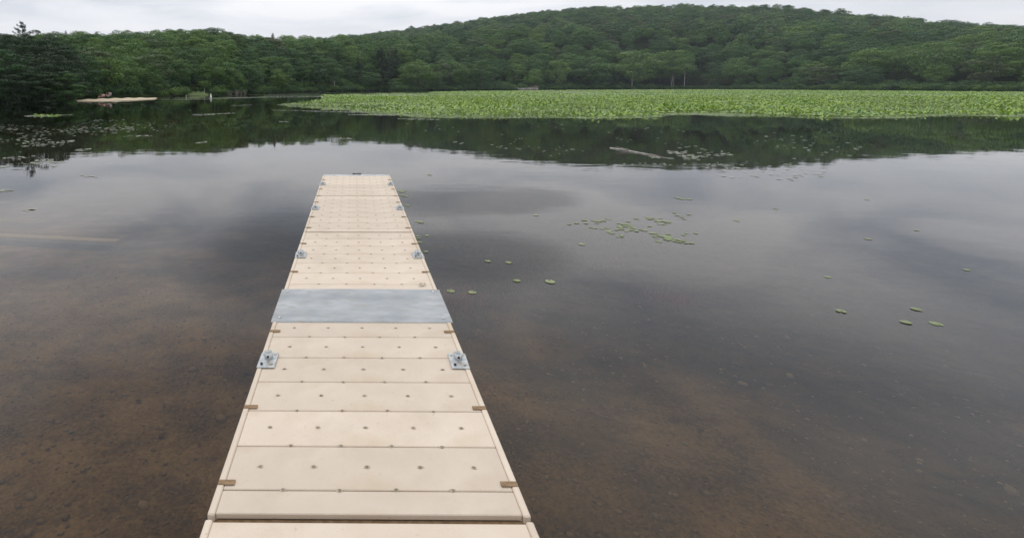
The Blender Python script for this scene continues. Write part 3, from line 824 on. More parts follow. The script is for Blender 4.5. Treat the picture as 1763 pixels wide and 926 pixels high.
# tangled brush by the water in the middle left
x0, y0 = ground(408, 163.2)
br = thing('brush_pile', 'grey tangle of dead twigs at the foot of the round light green tree', 'brush pile', (x0, y0, 0))
for i in range(26):
    b = MB(); a1 = rnd.uniform(-2.6, 2.6); b.tube([(a1, rnd.uniform(-.5, .5), 0), (a1 + rnd.uniform(-.5, .5), 0, rnd.uniform(.4, 1.0)), (a1 + rnd.uniform(-1, 1), 0, rnd.uniform(.8, 1.7))], [.05, .04, .015], 4)
    obj('twig', b.mesh('twig', M_WOOD), br)
# drift branches on the left shore
x0, y0 = ground(15, 176.5)
br = thing('driftwood', 'bleached grey drift branches lying in the water at far left', 'driftwood', (x0, y0, 0))
for i in range(9):
    b = MB(); a1 = rnd.uniform(-.6, .6); s = rnd.choice((-1, 1))
    b.tube([(a1 - s * .6, rnd.uniform(-.3, .3), .02), (a1, 0, rnd.uniform(.1, .35)), (a1 + s * rnd.uniform(.4, .9), 0, rnd.uniform(.1, .6))], [.035, .03, .012], 5)
    obj('branch', b.mesh('branch', M_PALEBARK), br)

# ------------------------------------------------------------------ people on the beach
def skin_body(name, joints, edges, radii, mat, parent):
    me = bpy.data.meshes.new(name); me.from_pydata(joints, edges, []); me.materials.append(mat)
    o = bpy.data.objects.new(name, me); link(o, parent)
    m = o.modifiers.new('skin', 'SKIN')
    for v, r in zip(me.skin_vertices[0].data, radii): v.radius = (r, r)
    me.skin_vertices[0].data[0].use_root = True
    o.modifiers.new('sub', 'SUBSURF').levels = 1; o.modifiers['sub'].render_levels = 1
    return o
def person_sitting(px, py, rot, shirt, pants, label, lean=.0):
    x, y = ground(px, py, .25); R = math.hypot(x, y); a = math.atan2(x, y)
    t = thing('person', label, 'person', (x, y, float(terrain(a, R)) + .10), rot); t.scale = (.82, .82, .82)
    J = [(0, 0, .12), (0, -.02 - lean, .32), (0, -lean * 1.5, .52), (0, -lean * 1.6, .62), (0, .02 - lean * 1.6, .72), (0, .02 - lean * 1.6, .84),
         (.19, -lean * 1.4, .53), (.27, .10, .32), (.20, .30, .26), (.17, .38, .25), (-.19, -lean * 1.4, .53), (-.27, .10, .32), (-.20, .30, .26), (-.17, .38, .25),
         (.10, .06, .12), (.14, .45, .36), (.13, .72, .06), (.13, .86, .05), (-.10, .06, .12), (-.14, .45, .36), (-.13, .72, .06), (-.13, .86, .05)]
    E = [(0, 1), (1, 2), (2, 3), (3, 4), (4, 5), (2, 6), (6, 7), (7, 8), (8, 9), (2, 10), (10, 11), (11, 12), (12, 13), (0, 14), (14, 15), (15, 16), (16, 17), (0, 18), (18, 19), (19, 20), (20, 21)]
    Rr = [.15, .14, .15, .06, .095, .075, .065, .05, .038, .03, .065, .05, .038, .03, .10, .075, .05, .04, .10, .075, .05, .04]
    skin_body('body', J, E, Rr, M_SKIN, t)
    skin_body('shirt', [(0, -.005, .14), (0, -.02 - lean, .33), (0, -lean * 1.5, .53), (.19, -lean * 1.4, .53), (.25, .05, .38), (-.19, -lean * 1.4, .53), (-.25, .05, .38)],
              [(0, 1), (1, 2), (2, 3), (3, 4), (2, 5), (5, 6)], [.17, .16, .16, .085, .07, .085, .07], shirt, t)
    skin_body('shorts', [(0, 0, .12), (.10, .07, .13), (.135, .38, .32), (-.10, .07, .13), (-.135, .38, .32)], [(0, 1), (1, 2), (0, 3), (3, 4)], [.165, .12, .095, .12, .095], pants, t)
    skin_body('hair', [(0, -.03 - lean * 1.6, .76), (0, -.01 - lean * 1.6, .87)], [(0, 1)], [.10, .085], M_HAIR, t)
person_sitting(174, 170.5, math.pi * .9, M_RED, M_DARKCLOTH, 'person in red sitting on the sand, leftmost of the beach group', .08)
person_sitting(178.5, 170.2, math.pi * 1.1, M_PALECLOTH, M_DARKCLOTH, 'person in a pale top sitting beside the one in red', .12)
person_sitting(183, 169.8, math.pi * .8, M_DARKCLOTH, M_DARKCLOTH, 'person in dark clothes sitting in the middle of the beach group', .05)
person_sitting(186.5, 169.8, math.pi, M_DARKCLOTH, M_PALECLOTH, 'person in a dark top and pale shorts sitting on the beach', .1)
person_sitting(190, 169.5, math.pi * 1.15, M_PALECLOTH, M_PALECLOTH, 'person all in pale clothes, rightmost of the beach group', .02)
# green tuft in front of them
x0, y0 = ground(186, 173.2)
t = thing('shore_bush', 'small green weed tuft on the sand in front of the people', 'bush', (x0, y0, -.02)); t.scale = (.85, .85, .5)
link(bpy.data.objects.new('crown', BUSH[2]), t); link(bpy.data.objects.new('stem', BST[2]), t)
# small red shape under the far left trees, guessed as a canoe
x0, y0 = ground(27, 170, .6); a = math.atan2(x0, y0); R = 96
t = thing('canoe', 'small red shape under the far left trees, guessed as an upturned canoe', 'canoe', (R * math.sin(a), R * math.cos(a), float(terrain(a, R)) + .9), .25)
mb = MB(); ring = []
for i in range(9):
    u = i / 8 * 2 - 1; w = .42 * (1 - u * u) ** .6 + .02; 
    for j in range(7):
        th = math.pi * j / 6; mb.v.append((u * 2.2, w * math.cos(th), .34 * math.sin(th) * (1 - .35 * u * u) - .1 * u * u + (.0)))
for i in range(8):
    for j in range(6):
        b0 = i * 7 + j; mb.f.append((b0, b0 + 7, b0 + 8, b0 + 1))
obj('hull', mb.mesh('hull', M_RED, True), t)
mb = MB(); mb.box((-1.2, 0, -.5), (.12, 1.0, .9)); mb.box((1.2, 0, -.5), (.12, 1.0, .9)); obj('rack', mb.mesh('rack', M_WOOD), t)

# buoys and posts
def lathe(prof, k=14):
    v = []; f = []
    for (r, z) in prof:
        for j in range(k): v.append((r * math.cos(2 * math.pi * j / k), r * math.sin(2 * math.pi * j / k), z))
    for i in range(len(prof) - 1):
        for j in range(k): f.append((i * k + j, i * k + (j + 1) % k, (i + 1) * k + (j + 1) % k, (i + 1) * k + j))
    f.append(tuple(range(k))[::-1]); f.append(tuple((len(prof) - 1) * k + j for j in range(k)))
    return v, f
v, f = lathe([(.16, -.1), (.20, 0), (.20, .22), (.13, .34), (.11, .62), (.10, .72), (.02, .78)])
x0, y0 = ground(363, 168.3); b = thing('buoy', 'white bottle shaped buoy floating off the grassy bank', 'buoy', (x0, y0, 0)); b.scale = (1.1, 1.1, 1.1)
obj('body', mesh_np('body', v, f, M_WHITE, True), b)
v, f = lathe([(.09, .70), (.09, .78), (.03, .82)]); obj('cap', mesh_np('cap', v, f, M_DARKMETAL, True), b)
x0, y0 = ground(253.5, 168.3); b = thing('buoy', 'white cone marker standing on the right end of the sand beach', 'marker', (x0, y0, .05))
v, f = lathe([(.26, 0), (.26, .04), (.14, .06), (.05, .52), (.02, .54)]); obj('body', mesh_np('body', v, f, M_WHITE, True), b)
b.name = 'marker_cone'
for (p, q, hgt, lab) in ((220, 168.4, .45, 'short pale post on the middle of the sand beach'), (320.5, 168.3, .6, 'pale post at the left end of the grassy bank')):
    x0, y0 = ground(p, q); a = math.atan2(x0, y0); R = math.hypot(x0, y0)
    t = thing('post', lab, 'post', (x0, y0, max(-.1, float(terrain(a, R)) - .05)))
    v, f = lathe([(.09, -.2), (.09, hgt), (.06, hgt + .05)], 10); obj('shaft', mesh_np('shaft', v, f, M_PALEBARK, True), t)

# ------------------------------------------------------------------ lilies
def pad_mesh(name, mat, cup=.06, notch=True, seed=0, k=12):
    rr = random.Random(seed); v = [(0, 0, 0)]
    for j in range(k + 1):
        th = .22 + (2 * math.pi - .44) * j / k
        r = 1 + rr.uniform(-.05, .05); v.append((r * math.cos(th), r * math.sin(th) * .92, cup * (1 + .5 * math.sin(3 * th + seed)) + .012))
    f = [(0, j, j + 1) for j in range(1, k + 1)]
    return mesh_np(name, v, f, mat)
M_PAD = leaf_mat('lily_pad_leaf', [(.13, .17, .05), (.18, .225, .07), (.25, .28, .12)], (.8, .5), .38, .1, .5)
M_FLAT = leaf_mat('flat_lily_leaf', [(.18, .28, .05), (.26, .36, .09), (.34, .41, .16)], (.06, .5), .34, .08, .7)
M_FLOAT = leaf_mat('floating_leaf', [(.17, .20, .10), (.25, .27, .16), (.32, .33, .24)], (.4, .5), .30, .05, .9)
M_UP = leaf_mat('upright_lily_leaf', [(.070, .150, .010), (.150, .275, .018), (.32, .45, .05), (.20, .32, .11), (.095, .20, .030)], (.12, .5), .36, .22, .6, .60)
M_ALGAE = noise_mat('algae_mat', (.16, .16, .11), (.27, .27, .20), 6, rough=.6, c3=(.12, .11, .06), s3=3)

def up_leaf(name, seed, tilt, h, mat):
    """one leaf on its stalk: blade ~ radius 1, standing h above the water"""
    rr = random.Random(seed); k = 9; V = []; F = []
    ct, st = math.cos(tilt), math.sin(tilt)
    pts = [(0, 0, 0)]
    for j in range(k + 1):
        th = .18 + (2 * math.pi - .36) * j / k; r = 1 + .06 * math.sin(5 * th)
        pts.append((-r * math.cos(th) * 1.15 + .3, r * math.sin(th) * .85, .16 * abs(math.sin(th)) + .05))
    for p in pts: V.append((p[0] * ct - p[2] * st, p[1], p[0] * st + p[2] * ct + h))
    F = [(0, j, j + 1) for j in range(1, k + 1)]
    n = len(V); w = .045
    V += [(-w, -w, -.6), (w, 0, -.6), (-w, w, -.6), (-w * .6, -w * .6, h), (w * .6, 0, h), (-w * .6, w * .6, h)]
    F += [(n, n + 1, n + 4, n + 3), (n + 1, n + 2, n + 5, n + 4), (n + 2, n, n + 3, n + 5)]
    return mesh_np(name, V, F, mat)
LILY_SRC = [up_leaf('upright_leaf', i, R_((6, 14, 26, 44, 10)[i]), (.35, .6, .85, 1.15, .5)[i], M_UP) for i in range(5)] + \
           [pad_mesh('flat_leaf', M_FLAT, .03 + .02 * i, seed=i) for i in range(3)]
# far patches: a small tuft of leaves in one mesh
def tuft(name, seed, nleaf, mat, flat):
    rr = np.random.default_rng(seed); V = []; F = []
    for i in range(nleaf):
        x, y = rr.uniform(-1, 1, 2); a = rr.uniform(0, 6.28); t = rr.uniform(.0, .15) if flat else rr.uniform(.1, .7); r = rr.uniform(.15, .24); h = .03 if flat else rr.uniform(.06, .24)
        n = len(V)
        for j in range(6):
            th = j * math.pi / 3; u, w = r * math.cos(th), r * .8 * math.sin(th)
            X = u * math.cos(t); Z = u * math.sin(t) + h
            V.append((x + X * math.cos(a) - w * math.sin(a), y + X * math.sin(a) + w * math.cos(a), max(.01, Z)))
        F.append(tuple(range(n, n + 6)))
    return mesh_np(name, V, F, mat)
TUFT_SRC = [tuft('leaf_tuft', 40 + i, 13, M_UP, False) for i in range(3)] + [tuft('flat_tuft', 50 + i, 15, M_FLAT, True) for i in range(3)]

# outline of the lily field on the water, from the photograph
near_y = [(470, 160.0), (476, 180.3), (500, 184), (540, 187), (580, 190), (620, 194.5), (680, 198), (740, 202.5), (850, 204.5), (950, 205), (1020, 206.5), (1100, 204.5), (1140, 201), (1200, 199.5), (1300, 202), (1400, 207), (1500, 205), (1640, 200), (1800, 203), (2000, 205)]
top_y = [(470, 180), (476, 180.2), (490, 178.5), (540, 174.5), (556, 172.5), (557, 164.3), (600, 163.2), (660, 162.3), (720, 160), (800, 158), (900, 156.5), (1000, 155.6), (1200, 154.6), (1300, 155.2), (1400, 155.9), (1763, 158.8), (2000, 162)]
ny = lambda p: np.interp(p, [q[0] for q in near_y], [q[1] for q in near_y])
tyy = lambda p: np.interp(p, [q[0] for q in top_y], [q[1] for q in top_y])
def vnoise(x, y, s, seed=0):
    r = np.random.default_rng(seed); ph = r.uniform(0, 6.28, 8); k = r.normal(size=(8, 2)) * s
    return sum(np.sin(k[i, 0] * x + k[i, 1] * y + ph[i]) for i in range(8)) / 8 ** .5
lr = np.random.default_rng(5)
def in_field(x, y):
    s, c = math.sin(PITCH), math.cos(PITCH)
    dep = y * c + CAM_H * s; up = y * s - CAM_H * c
    p = CX + F_PX * x / dep; q = CY - F_PX * up / dep
    n = vnoise(x, y, .35, 3)
    return p, q, (q < ny(p) + n * 1.3 + .9 * vnoise(x, y, 1.1, 44)) & (q > tyy(p) - n * .2) & (p > 474)
# near zone: leaf by leaf
X = lr.uniform(-14, 190, 640000); Y = lr.uniform(34, 118, 640000)
p, q, m = in_field(X, Y)
m &= (p < 1800)
n1_ = vnoise(X, Y, .16, 8); n2_ = vnoise(X, Y * 2.2, .5, 9)
edge = ny(p) - q                                       # pixels behind the near edge
dens = np.clip(.72 + .28 * n2_, .15, 1) * np.where(n1_ + .6 * n2_ < -1.25, .18, 1)
gap_ = vnoise(X * .35, Y * 1.3, .55, 21)
m &= ~((gap_ > .85) & (ny(p) - q > 2))
m &= lr.random(len(X)) < dens * np.interp(Y, [34, 60, 118], [1, .85, .5])
X, Y, p, q, n1_, n2_, edge = X[m], Y[m], p[m], q[m], n1_[m], n2_[m], edge[m]
flatp = np.clip(np.where(edge < 3.2, .9, np.where(edge < 5, .5, .15)) + np.where(p < 620, .35, 0) * (q < 183) + .25 * (n1_ > .9), 0, 1)
flatp = np.where((p > 1135) & (p < 1330) & (edge < 5), .97, flatp)
isf = lr.random(len(X)) < flatp
sc_ = lr.uniform(.055, .105, len(X)) * np.where(isf, 1.1, 1.0) * np.interp(Y, [34, 118], [1, 1.35]) * (1 + .28 * np.clip(vnoise(X, Y, .28, 31), -1, 1.4))
idx = np.where(isf, 5 + lr.integers(0, 3, len(X)), lr.integers(0, 5, len(X)))
print('near lilies', len(X))
stuff_points('water_lily_field', 'broad bright green bed of upright and floating lily leaves',
             np.stack([X, Y, np.where(isf, .004 + lr.uniform(0, .01, len(X)), 0)], 1), np.stack([np.zeros(len(X)), np.zeros(len(X)), lr.uniform(0, 6.28, len(X))], 1),
             np.stack([sc_, sc_, sc_ * np.where(isf, 1, lr.uniform(.7, 1.3, len(X)) * (1 + .35 * np.clip(n1_, -1, 1.3)))], 1), idx, LILY_SRC)
# far zone: tufts
X = lr.uniform(-40, 760, 420000); Y = lr.uniform(112, 520, 420000)
p, q, m = in_field(X, Y); m &= p < 1800
n1_ = vnoise(X, Y * 1.6, .05, 12); n2_ = vnoise(X, Y, .22, 13)
m &= (n1_ + .5 * n2_ > -1.3) & ~((p < 745) & (q > 159.6) & (q < 161.6)) & (vnoise(X * .3, Y * 1.5, .16, 33) < 1.0)
X, Y, n1_ = X[m], Y[m], n1_[m] + np.where(q[m] < 157.5, 1.2, 0)
far_flat = lr.random(len(X)) < np.clip(.74 + .35 * n1_, .05, .97)
idx = np.where(far_flat, 3, 0) + lr.integers(0, 3, len(X))
s = np.interp(Y, [112, 520], [.8, 1.5]) * lr.uniform(.8, 1.2, len(X))
print('far tufts', len(X))
stuff_points('distant_lily_field', 'distant part of the lily bed fading to a pale green band along the far shore',
             np.stack([X, Y, np.zeros(len(X))], 1), np.stack([np.zeros(len(X)), np.zeros(len(X)), lr.uniform(0, 6.28, len(X))], 1), np.stack([s, s, s], 1), idx, TUFT_SRC)

# thin bands of floating leaves: (px0, py0, px1, py1, half thickness px, count)
BANDS = [(-10, 177.8, 70, 176.6, .35, 300), (60, 176.4, 130, 174.8, .4, 260), (128, 176, 200, 174.6, .7, 500), (200, 174.5, 270, 172, .6, 420), (270, 171.6, 365, 171.2, .35, 420), (265, 169.3, 460, 168.2, .3, 420),
         (360, 170.2, 460, 167.6, .45, 700), (450, 167.5, 560, 166.5, .8, 1100), (455, 165, 700, 162.2, .5, 1600), (430, 164, 560, 160.9, .25, 700), (560, 160.6, 760, 158.9, .3, 1100), (120, 179.6, 225, 179.4, .12, 90),
         (330, 198.2, 368, 197.6, .9, 50), (350, 197.6, 405, 195.2, .35, 90), (42, 200.6, 106, 199, .9, 210), (104, 199, 125, 197.6, .3, 20),
         (396, 182.2, 432, 181.2, .3, 40), (480, 209.6, 494, 210.6, .4, 14), (470, 190.2, 520, 190.8, .3, 60), (520, 191.3, 640, 194.6, .5, 240), (600, 197.6, 680, 199, .5, 160), (685, 205, 760, 206.6, .7, 80),
         (580, 239, 604, 239.6, .8, 16), (338, 246.5, 356, 245, 1.2, 16), (130, 259.5, 156, 256.8, .9, 22), (48, 282, 112, 279, 1.2, 30), (0, 289, 18, 285.5, 1.2, 10), (0, 273, 40, 271, 1, 12), (60, 278, 90, 275, 1, 14),
         (205, 235.4, 262, 233.6, .8, 18), (100, 226, 232, 222, 5.5, 130), (0, 222, 90, 226, 6, 50), (30, 240, 110, 250, 7, 52), (160, 208.5, 216, 208, 1.6, 14), (190, 217, 300, 218, 4, 26), (0, 240, 60, 246, 6, 20),
         (40, 252, 130, 243, 2.2, 34), (118, 243, 128, 243, .6, 6), (20, 272, 100, 285, 7, 26), (1150, 262, 1200, 272, 3.0, 60), (1120, 269.5, 1160, 274, 1.1, 24), (1180, 270, 1260, 266, 4, 40),
         (780, 245, 800, 246, 1.2, 8), (830, 250, 1010, 262, 6, 22), (1050, 240, 1200, 250, 5, 14), (900, 215, 1190, 230, 6, 20), (700, 212, 900, 240, 10, 16), (733, 300.5, 742, 301.5, .5, 4),
         (0, 330, 22, 328, 1.6, 9), (40, 363, 62, 361, 1.0, 5), (140, 303, 168, 305, 2, 10), (1060, 282, 1200, 284, 1.2, 12), (1210, 285, 1420, 300, 10, 60), (1300, 240, 1500, 260, 12, 40), (230, 180, 330, 190, 5, 16)]
bx, bs, bi = [], [], []
for (p0, q0, p1, q1, th, n) in BANDS:
    for i in range(n):
        t = lr.random(); p = p0 + (p1 - p0) * t + lr.normal() * 1.0; q = q0 + (q1 - q0) * t + lr.normal() * th * (math.sin(math.pi * min(max(t, .05), .95)) ** .5)
        x, y = ground(p, q); d = math.hypot(x, y)
        bx.append((x, y, .004 + lr.uniform(0, .008))); bs.append(min(.16, .028 + d * .0013) * lr.uniform(.6, 1.3)); bi.append(lr.integers(0, 3))
bs = np.array(bs)
stuff_points('floating_leaves', 'thin scattered streaks of small floating leaves on the dark water',
             bx, np.stack([np.zeros(len(bx)), np.zeros(len(bx)), lr.uniform(0, 6.28, len(bx))], 1), np.stack([bs, bs, bs], 1), bi, [pad_mesh('floating_leaf', M_FLOAT, .03, seed=20 + i, k=9) for i in range(3)])
# upright green cluster on the left
bx = []
for i in range(90):
    t = lr.random(); x, y = ground(60 + 40 * t + lr.normal() * 2, 199.6 + lr.normal() * .5); bx.append((x, y, -.05))
bs = lr.uniform(.06, .1, 90)
stuff_points('lily_cluster', 'small bright cluster of upright lily leaves on the left side of the lake', bx, np.stack([np.zeros(90), np.zeros(90), lr.uniform(0, 6.28, 90)], 1), np.stack([bs, bs, bs], 1), lr.integers(0, 5, 90), LILY_SRC)

# small pads near the dock, one by one
PADM = [pad_mesh('lily_pad', M_PAD, .008, seed=60 + i, k=14) for i in range(4)]
Z8 = [(955, 318), (1050, 292), (1060, 312), (1145, 300), (1170, 295), (1200, 283), (1382, 282), (1450, 272), (1465, 285), (1500, 290), (1530, 298), (1555, 301), (1580, 308), (1465, 330), (1530, 316), (1270, 325),
      (1265, 312), (1330, 300), (1335, 318), (1310, 330), (1290, 350), (1320, 360), (1350, 355), (1380, 362), (1165, 345), (1195, 342), (1205, 360), (1225, 375), (1290, 388), (1265, 398), (1500, 376), (1490, 392), (1505, 402),
      (1520, 426), (1560, 400), (1580, 408), (1605, 415), (1620, 425), (1650, 430), (1690, 436), (1640, 415), (1680, 385), (1640, 262), (1665, 272), (1620, 245), (1710, 255), (1680, 283), (1430, 356), (1410, 352),
      (1130, 309), (1110, 295), (1480, 278), (1530, 280), (1340, 326), (1300, 318), (1285, 338), (1360, 345), (1545, 396), (1590, 302), (1250, 352), (1090, 338), (1120, 342), (1000, 310)]
def pad(px, py, r, label, group):
    x, y = ground(px, py)
    o = obj('lily_pad', rnd.choice(PADM), None, (x, y, .003 + rnd.uniform(0, .004)), rnd.uniform(0, 6.28)); o.scale = (r, r, r)
    return tag(o, label, 'lily pad', group)
Z8 += [(u + rnd.uniform(-26, 26), v_ + rnd.uniform(-7, 7)) for u, v_ in Z8 if rnd.random() < .3 and u > 1200] + [(rnd.uniform(1560, 1900), rnd.uniform(370, 450)) for i in range(8)]
for (u, v_) in Z8:
    side = 'left' if u < 1240 else ('middle' if u < 1420 else 'right')
    pad(720 + u * .27228, 300 + v_ * .27228, rnd.uniform(.034, .053), f'small yellow green lily pad in the {side} of the loose cluster right of the dock', f'pads in the {side} part of the loose cluster')
for (px_i, py_i, r, lab) in ((1002, 421, .05, 'single small pad floating below the loose pad cluster'), (890, 483.5, .045, 'small roundish pad near the bottom right of the dock'), (947, 485.3, .062, 'larger oval pad floating alone right of the dock foot'),
                        (875, 452, .045, 'pale pad floating above the roundish pad right of the dock'), (840, 450, .04, 'thin pale pad right of the near cleat'), (776, 501, .05, 'yellowish pad beside the reddish plants at the dock foot'), (813, 503.5, .05, 'curled pad right of the reddish plants at the dock foot'),
                        (1166, 341, .07, 'upper pad of the faint trio at the upper right'), (1176, 343, .07, 'middle pad of the faint trio at the upper right'), (1187, 343.5, .06, 'lower pad of the faint trio at the upper right'), (923, 371, .045, 'lone faint pad between dock and loose cluster')):
    pad(px_i, py_i, r, lab, None)
for (u, v_) in ((560, 330), (575, 322), (600, 328), (625, 333), (590, 345), (595, 392), (615, 398), (645, 404), (675, 540), (822, 768), (872, 783)):
    pad(620 + u / 8.42 + 1.5, 290 + v_ / 8.42, .055, 'small green pad floating close along the right side of the dock', 'pads along the right side of the dock')
for (u, v_) in ((830, 98), (838, 132), (855, 190), (945, 325), (962, 90)):
    pad(620 + u / 8.42 + 1, 395 + v_ / 8.42, .042, 'small green pad beside the near right cleat of the dock', 'pads beside the near right cleat')
for i in range(11):
    x, y = rnd.uniform(1230, 1700), rnd.uniform(320, 560)
    pad(x, y, rnd.uniform(.035, .055), 'small yellow green pad scattered over the dark water at the lower right', 'pads scattered at the lower right')

# submerged plants: soft fronds standing on the bed below the surface
def weed_mesh(name, seed, mat, n=90, spread=.35, h=.3):
    r = np.random.default_rng(seed); V = []; F = []
    for i in range(n):
        x, y = r.normal(size=2) * spread; a = r.uniform(0, 6.28); L = r.uniform(.4, 1) * h
        dx, dy = math.cos(a) * L * .7, math.sin(a) * L * .7; w = .006
        nx, ny_ = -math.sin(a) * w, math.cos(a) * w; k = len(V)
        for t in (0, .4, .75, 1):
            V.append((x + dx * t * t - nx * (1.2 - t), y + dy * t * t - ny_ * (1.2 - t), L * t)); V.append((x + dx * t * t + nx * (1.2 - t), y + dy * t * t + ny_ * (1.2 - t), L * t))
        F += [(k, k + 1, k + 3, k + 2), (k + 2, k + 3, k + 5, k + 4), (k + 4, k + 5, k + 7, k + 6)]
    return mesh_np(name, V, F, mat)
M_REDWEED = leaf_mat('red_waterweed', [(.20, .06, .05), (.30, .10, .08), (.26, .16, .09)], (2, .5), .6, .2)
M_WEED = leaf_mat('green_waterweed', [(.07, .07, .03), (.11, .105, .05), (.16, .15, .08)], (2, .5), .7, .2)
WR = weed_mesh('weed_red', 1, M_REDWEED, 160, .16, .22); WG = weed_mesh('weed_green', 2, M_WEED, 70, .2, .2)
for (p_, q_, s_, red, lab) in ((793, 497, 1.0, 1, 'reddish underwater plant at the right foot of the dock'), (762, 500, .7, 1, 'small reddish underwater plant touching the dock side'), (1148, 500, .9, 1, 'reddish underwater plant at the lower right'),
                     (1180, 503, .6, 1, 'faint reddish underwater plant right of the other'), (842, 426, .9, 0, 'pale green underwater weed clump right of the near cleat'), (856, 433, .8, 0, 'pale green underwater weed clump, right half of the pair'),
                     (893, 434, .9, 0, 'thin underwater weed right of the pale clump pair'), (798, 411, .8, 0, 'thin underwater weed left of the pale clump pair'), (985, 428, 1.0, 0, 'faint weed patch below the loose pad cluster'), (1035, 435, 1.0, 0, 'faint weed patch left under the lone pad'),
                     (1050, 400, 1.0, 0, 'weed patch under the left part of the pad cluster'), (1120, 404, 1.2, 0, 'weed patch under the middle of the pad cluster'), (935, 470, 1.1, 0, 'dull weed streak above the larger oval pad'), (860, 478, 1.0, 0, 'dull weed streak near the roundish pad'),
                     (700, 332, 1.0, 0, 'pale weed at the dock side by the far cleat'), (735, 372, .9, 0, 'thin weed by the dock side below the middle cleat'), (740, 390, .7, 0, 'short weed by the dock side between cleats')):
    zt = -.10; x, y = ground(p_, q_, zt)
    hh = .2
    o = tag(obj('water_weed', WR if red else WG, None, (x, y, zt - hh * .9), rnd.uniform(0, 6)), lab, 'water plant'); o.scale = (s_, s_, .85)

# algae and twigs at right, sunken timber at left
x0, y0 = ground(1050, 255); x1, y1 = ground(1120, 267.5); x2, y2 = ground(1148, 273)
br = thing('floating_branch', 'long thin pale brown branch afloat at right below the lily field', 'branch', (x0, y0, 0))
b = MB(); b.tube([(0, 0, .01), ((x1 - x0) * .3, (y1 - y0) * .38, .03), ((x1 - x0) * .6, (y1 - y0) * .55, .02), (x1 - x0, y1 - y0, .015)], [.015, .026, .022, .02], 7); obj('stem', b.mesh('stem', M_PALEBARK, True), br)
b = MB(); b.tube([(x1 - x0, y1 - y0, .03), (x2 - x0, y2 - y0, .0)], [.03, .015], 6); obj('twig', b.mesh('twig', M_WOOD, True), br)
b = MB(); b.tube([((x1 - x0) * .5, (y1 - y0) * .5, .05), ((x1 - x0) * .4 - .2, (y1 - y0) * .5 + .5, .12)], [.03, .01], 5); obj('twig', b.mesh('twig', M_WOOD, True), br)
xa, ya = ground(-14, 413, -.22); xb, yb = ground(203, 424, -.22)
L = math.hypot(xb - xa, yb - ya); ang = math.atan2(yb - ya, xb - xa)
t = thing('sunken_plank', 'pale straight timber lying under the water at left', 'plank', (xa, ya, 0), ang)
mb = MB(); mb.box((L / 2, 0, -.17), (L, .16, .10)); obj('board', mb.mesh('board', M_SUNKEN, bevel=.01), t)
mb = MB(); mb.box((L / 2, -.11, -.21), (L * .97, .05, .10)); obj('edge_rail', mb.mesh('edge_rail', noise_mat('blue_grey_rail', (.10, .13, .18), (.16, .19, .24), 5), bevel=.008), t)

# pebbles and sunken leaves on the shallow bed
def pebble(seed):
    rr = random.Random(seed); bm = bmesh.new(); bmesh.ops.create_icosphere(bm, subdivisions=1, radius=1)
    for v in bm.verts: v.co = Vector((v.co.x * rr.uniform(.8, 1.1), v.co.y * rr.uniform(.6, .9), v.co.z * .5))
    me = bpy.data.meshes.new('pebble'); bm.to_mesh(me); bm.free(); me.polygons.foreach_set('use_smooth', [True] * len(me.polygons))
    me.materials.append(M_PEB); return me
M_PEB = leaf_mat('pebble', [(.08, .06, .045), (.17, .13, .09), (.27, .22, .165), (.14, .13, .12)], (3, .5), .8, 0, .2, .9)
M_SUNLEAF = leaf_mat('sunken_leaf', [(.05, .03, .015), (.11, .065, .03), (.16, .11, .05)], (3, .5), .8, 0, .2, .9)
n = 13000
X = lr.uniform(-8, 7.5, n); Y = lr.uniform(.6, 8.5, n)
keep = lr.random(n) < np.clip(1.15 - .10 * Y - .07 * np.clip(X, 0, 9), .03, 1); X, Y = X[keep], Y[keep]
sz_ = .010 + .022 * lr.random(len(X)) ** 3 + .05 * (lr.random(len(X)) > .985) * lr.random(len(X))
stuff_points('pebbles', 'small brown pebbles scattered over the shallow lake bed', np.stack([X, Y, bed_z(X, Y) + .002], 1), np.stack([lr.uniform(-.3, .3, len(X)), lr.uniform(-.3, .3, len(X)), lr.uniform(0, 6.28, len(X))], 1),
             np.stack([sz_, sz_, sz_], 1), lr.integers(0, 5, len(X)), [pebble(i) for i in range(5)])
X = lr.uniform(-7, 7, 260); Y = lr.uniform(1, 9, 260); sz_ = lr.uniform(.02, .045, 260)
stuff_points('sunken_leaves', 'dead brown leaves lying on the shallow lake bed', np.stack([X, Y, bed_z(X, Y) + .012], 1), np.stack([lr.uniform(-.3, .3, 260), lr.uniform(-.3, .3, 260), lr.uniform(0, 6.28, 260)], 1),
             np.stack([sz_, sz_ * .6, sz_], 1), lr.integers(0, 2, 260), [pad_mesh('sunken_leaf', M_SUNLEAF, .25, seed=90 + i, k=8) for i in range(2)])

# ------------------------------------------------------------------ floating dock
W, SL = 1.52, 2.455
ex, ey = ground(613.5, 300.2, DECK_Z)
dock = thing('floating_dock', 'long beige floating dock of bolted panels reaching out into the lake', 'dock', (ex, ey, 0), R_(-.5))
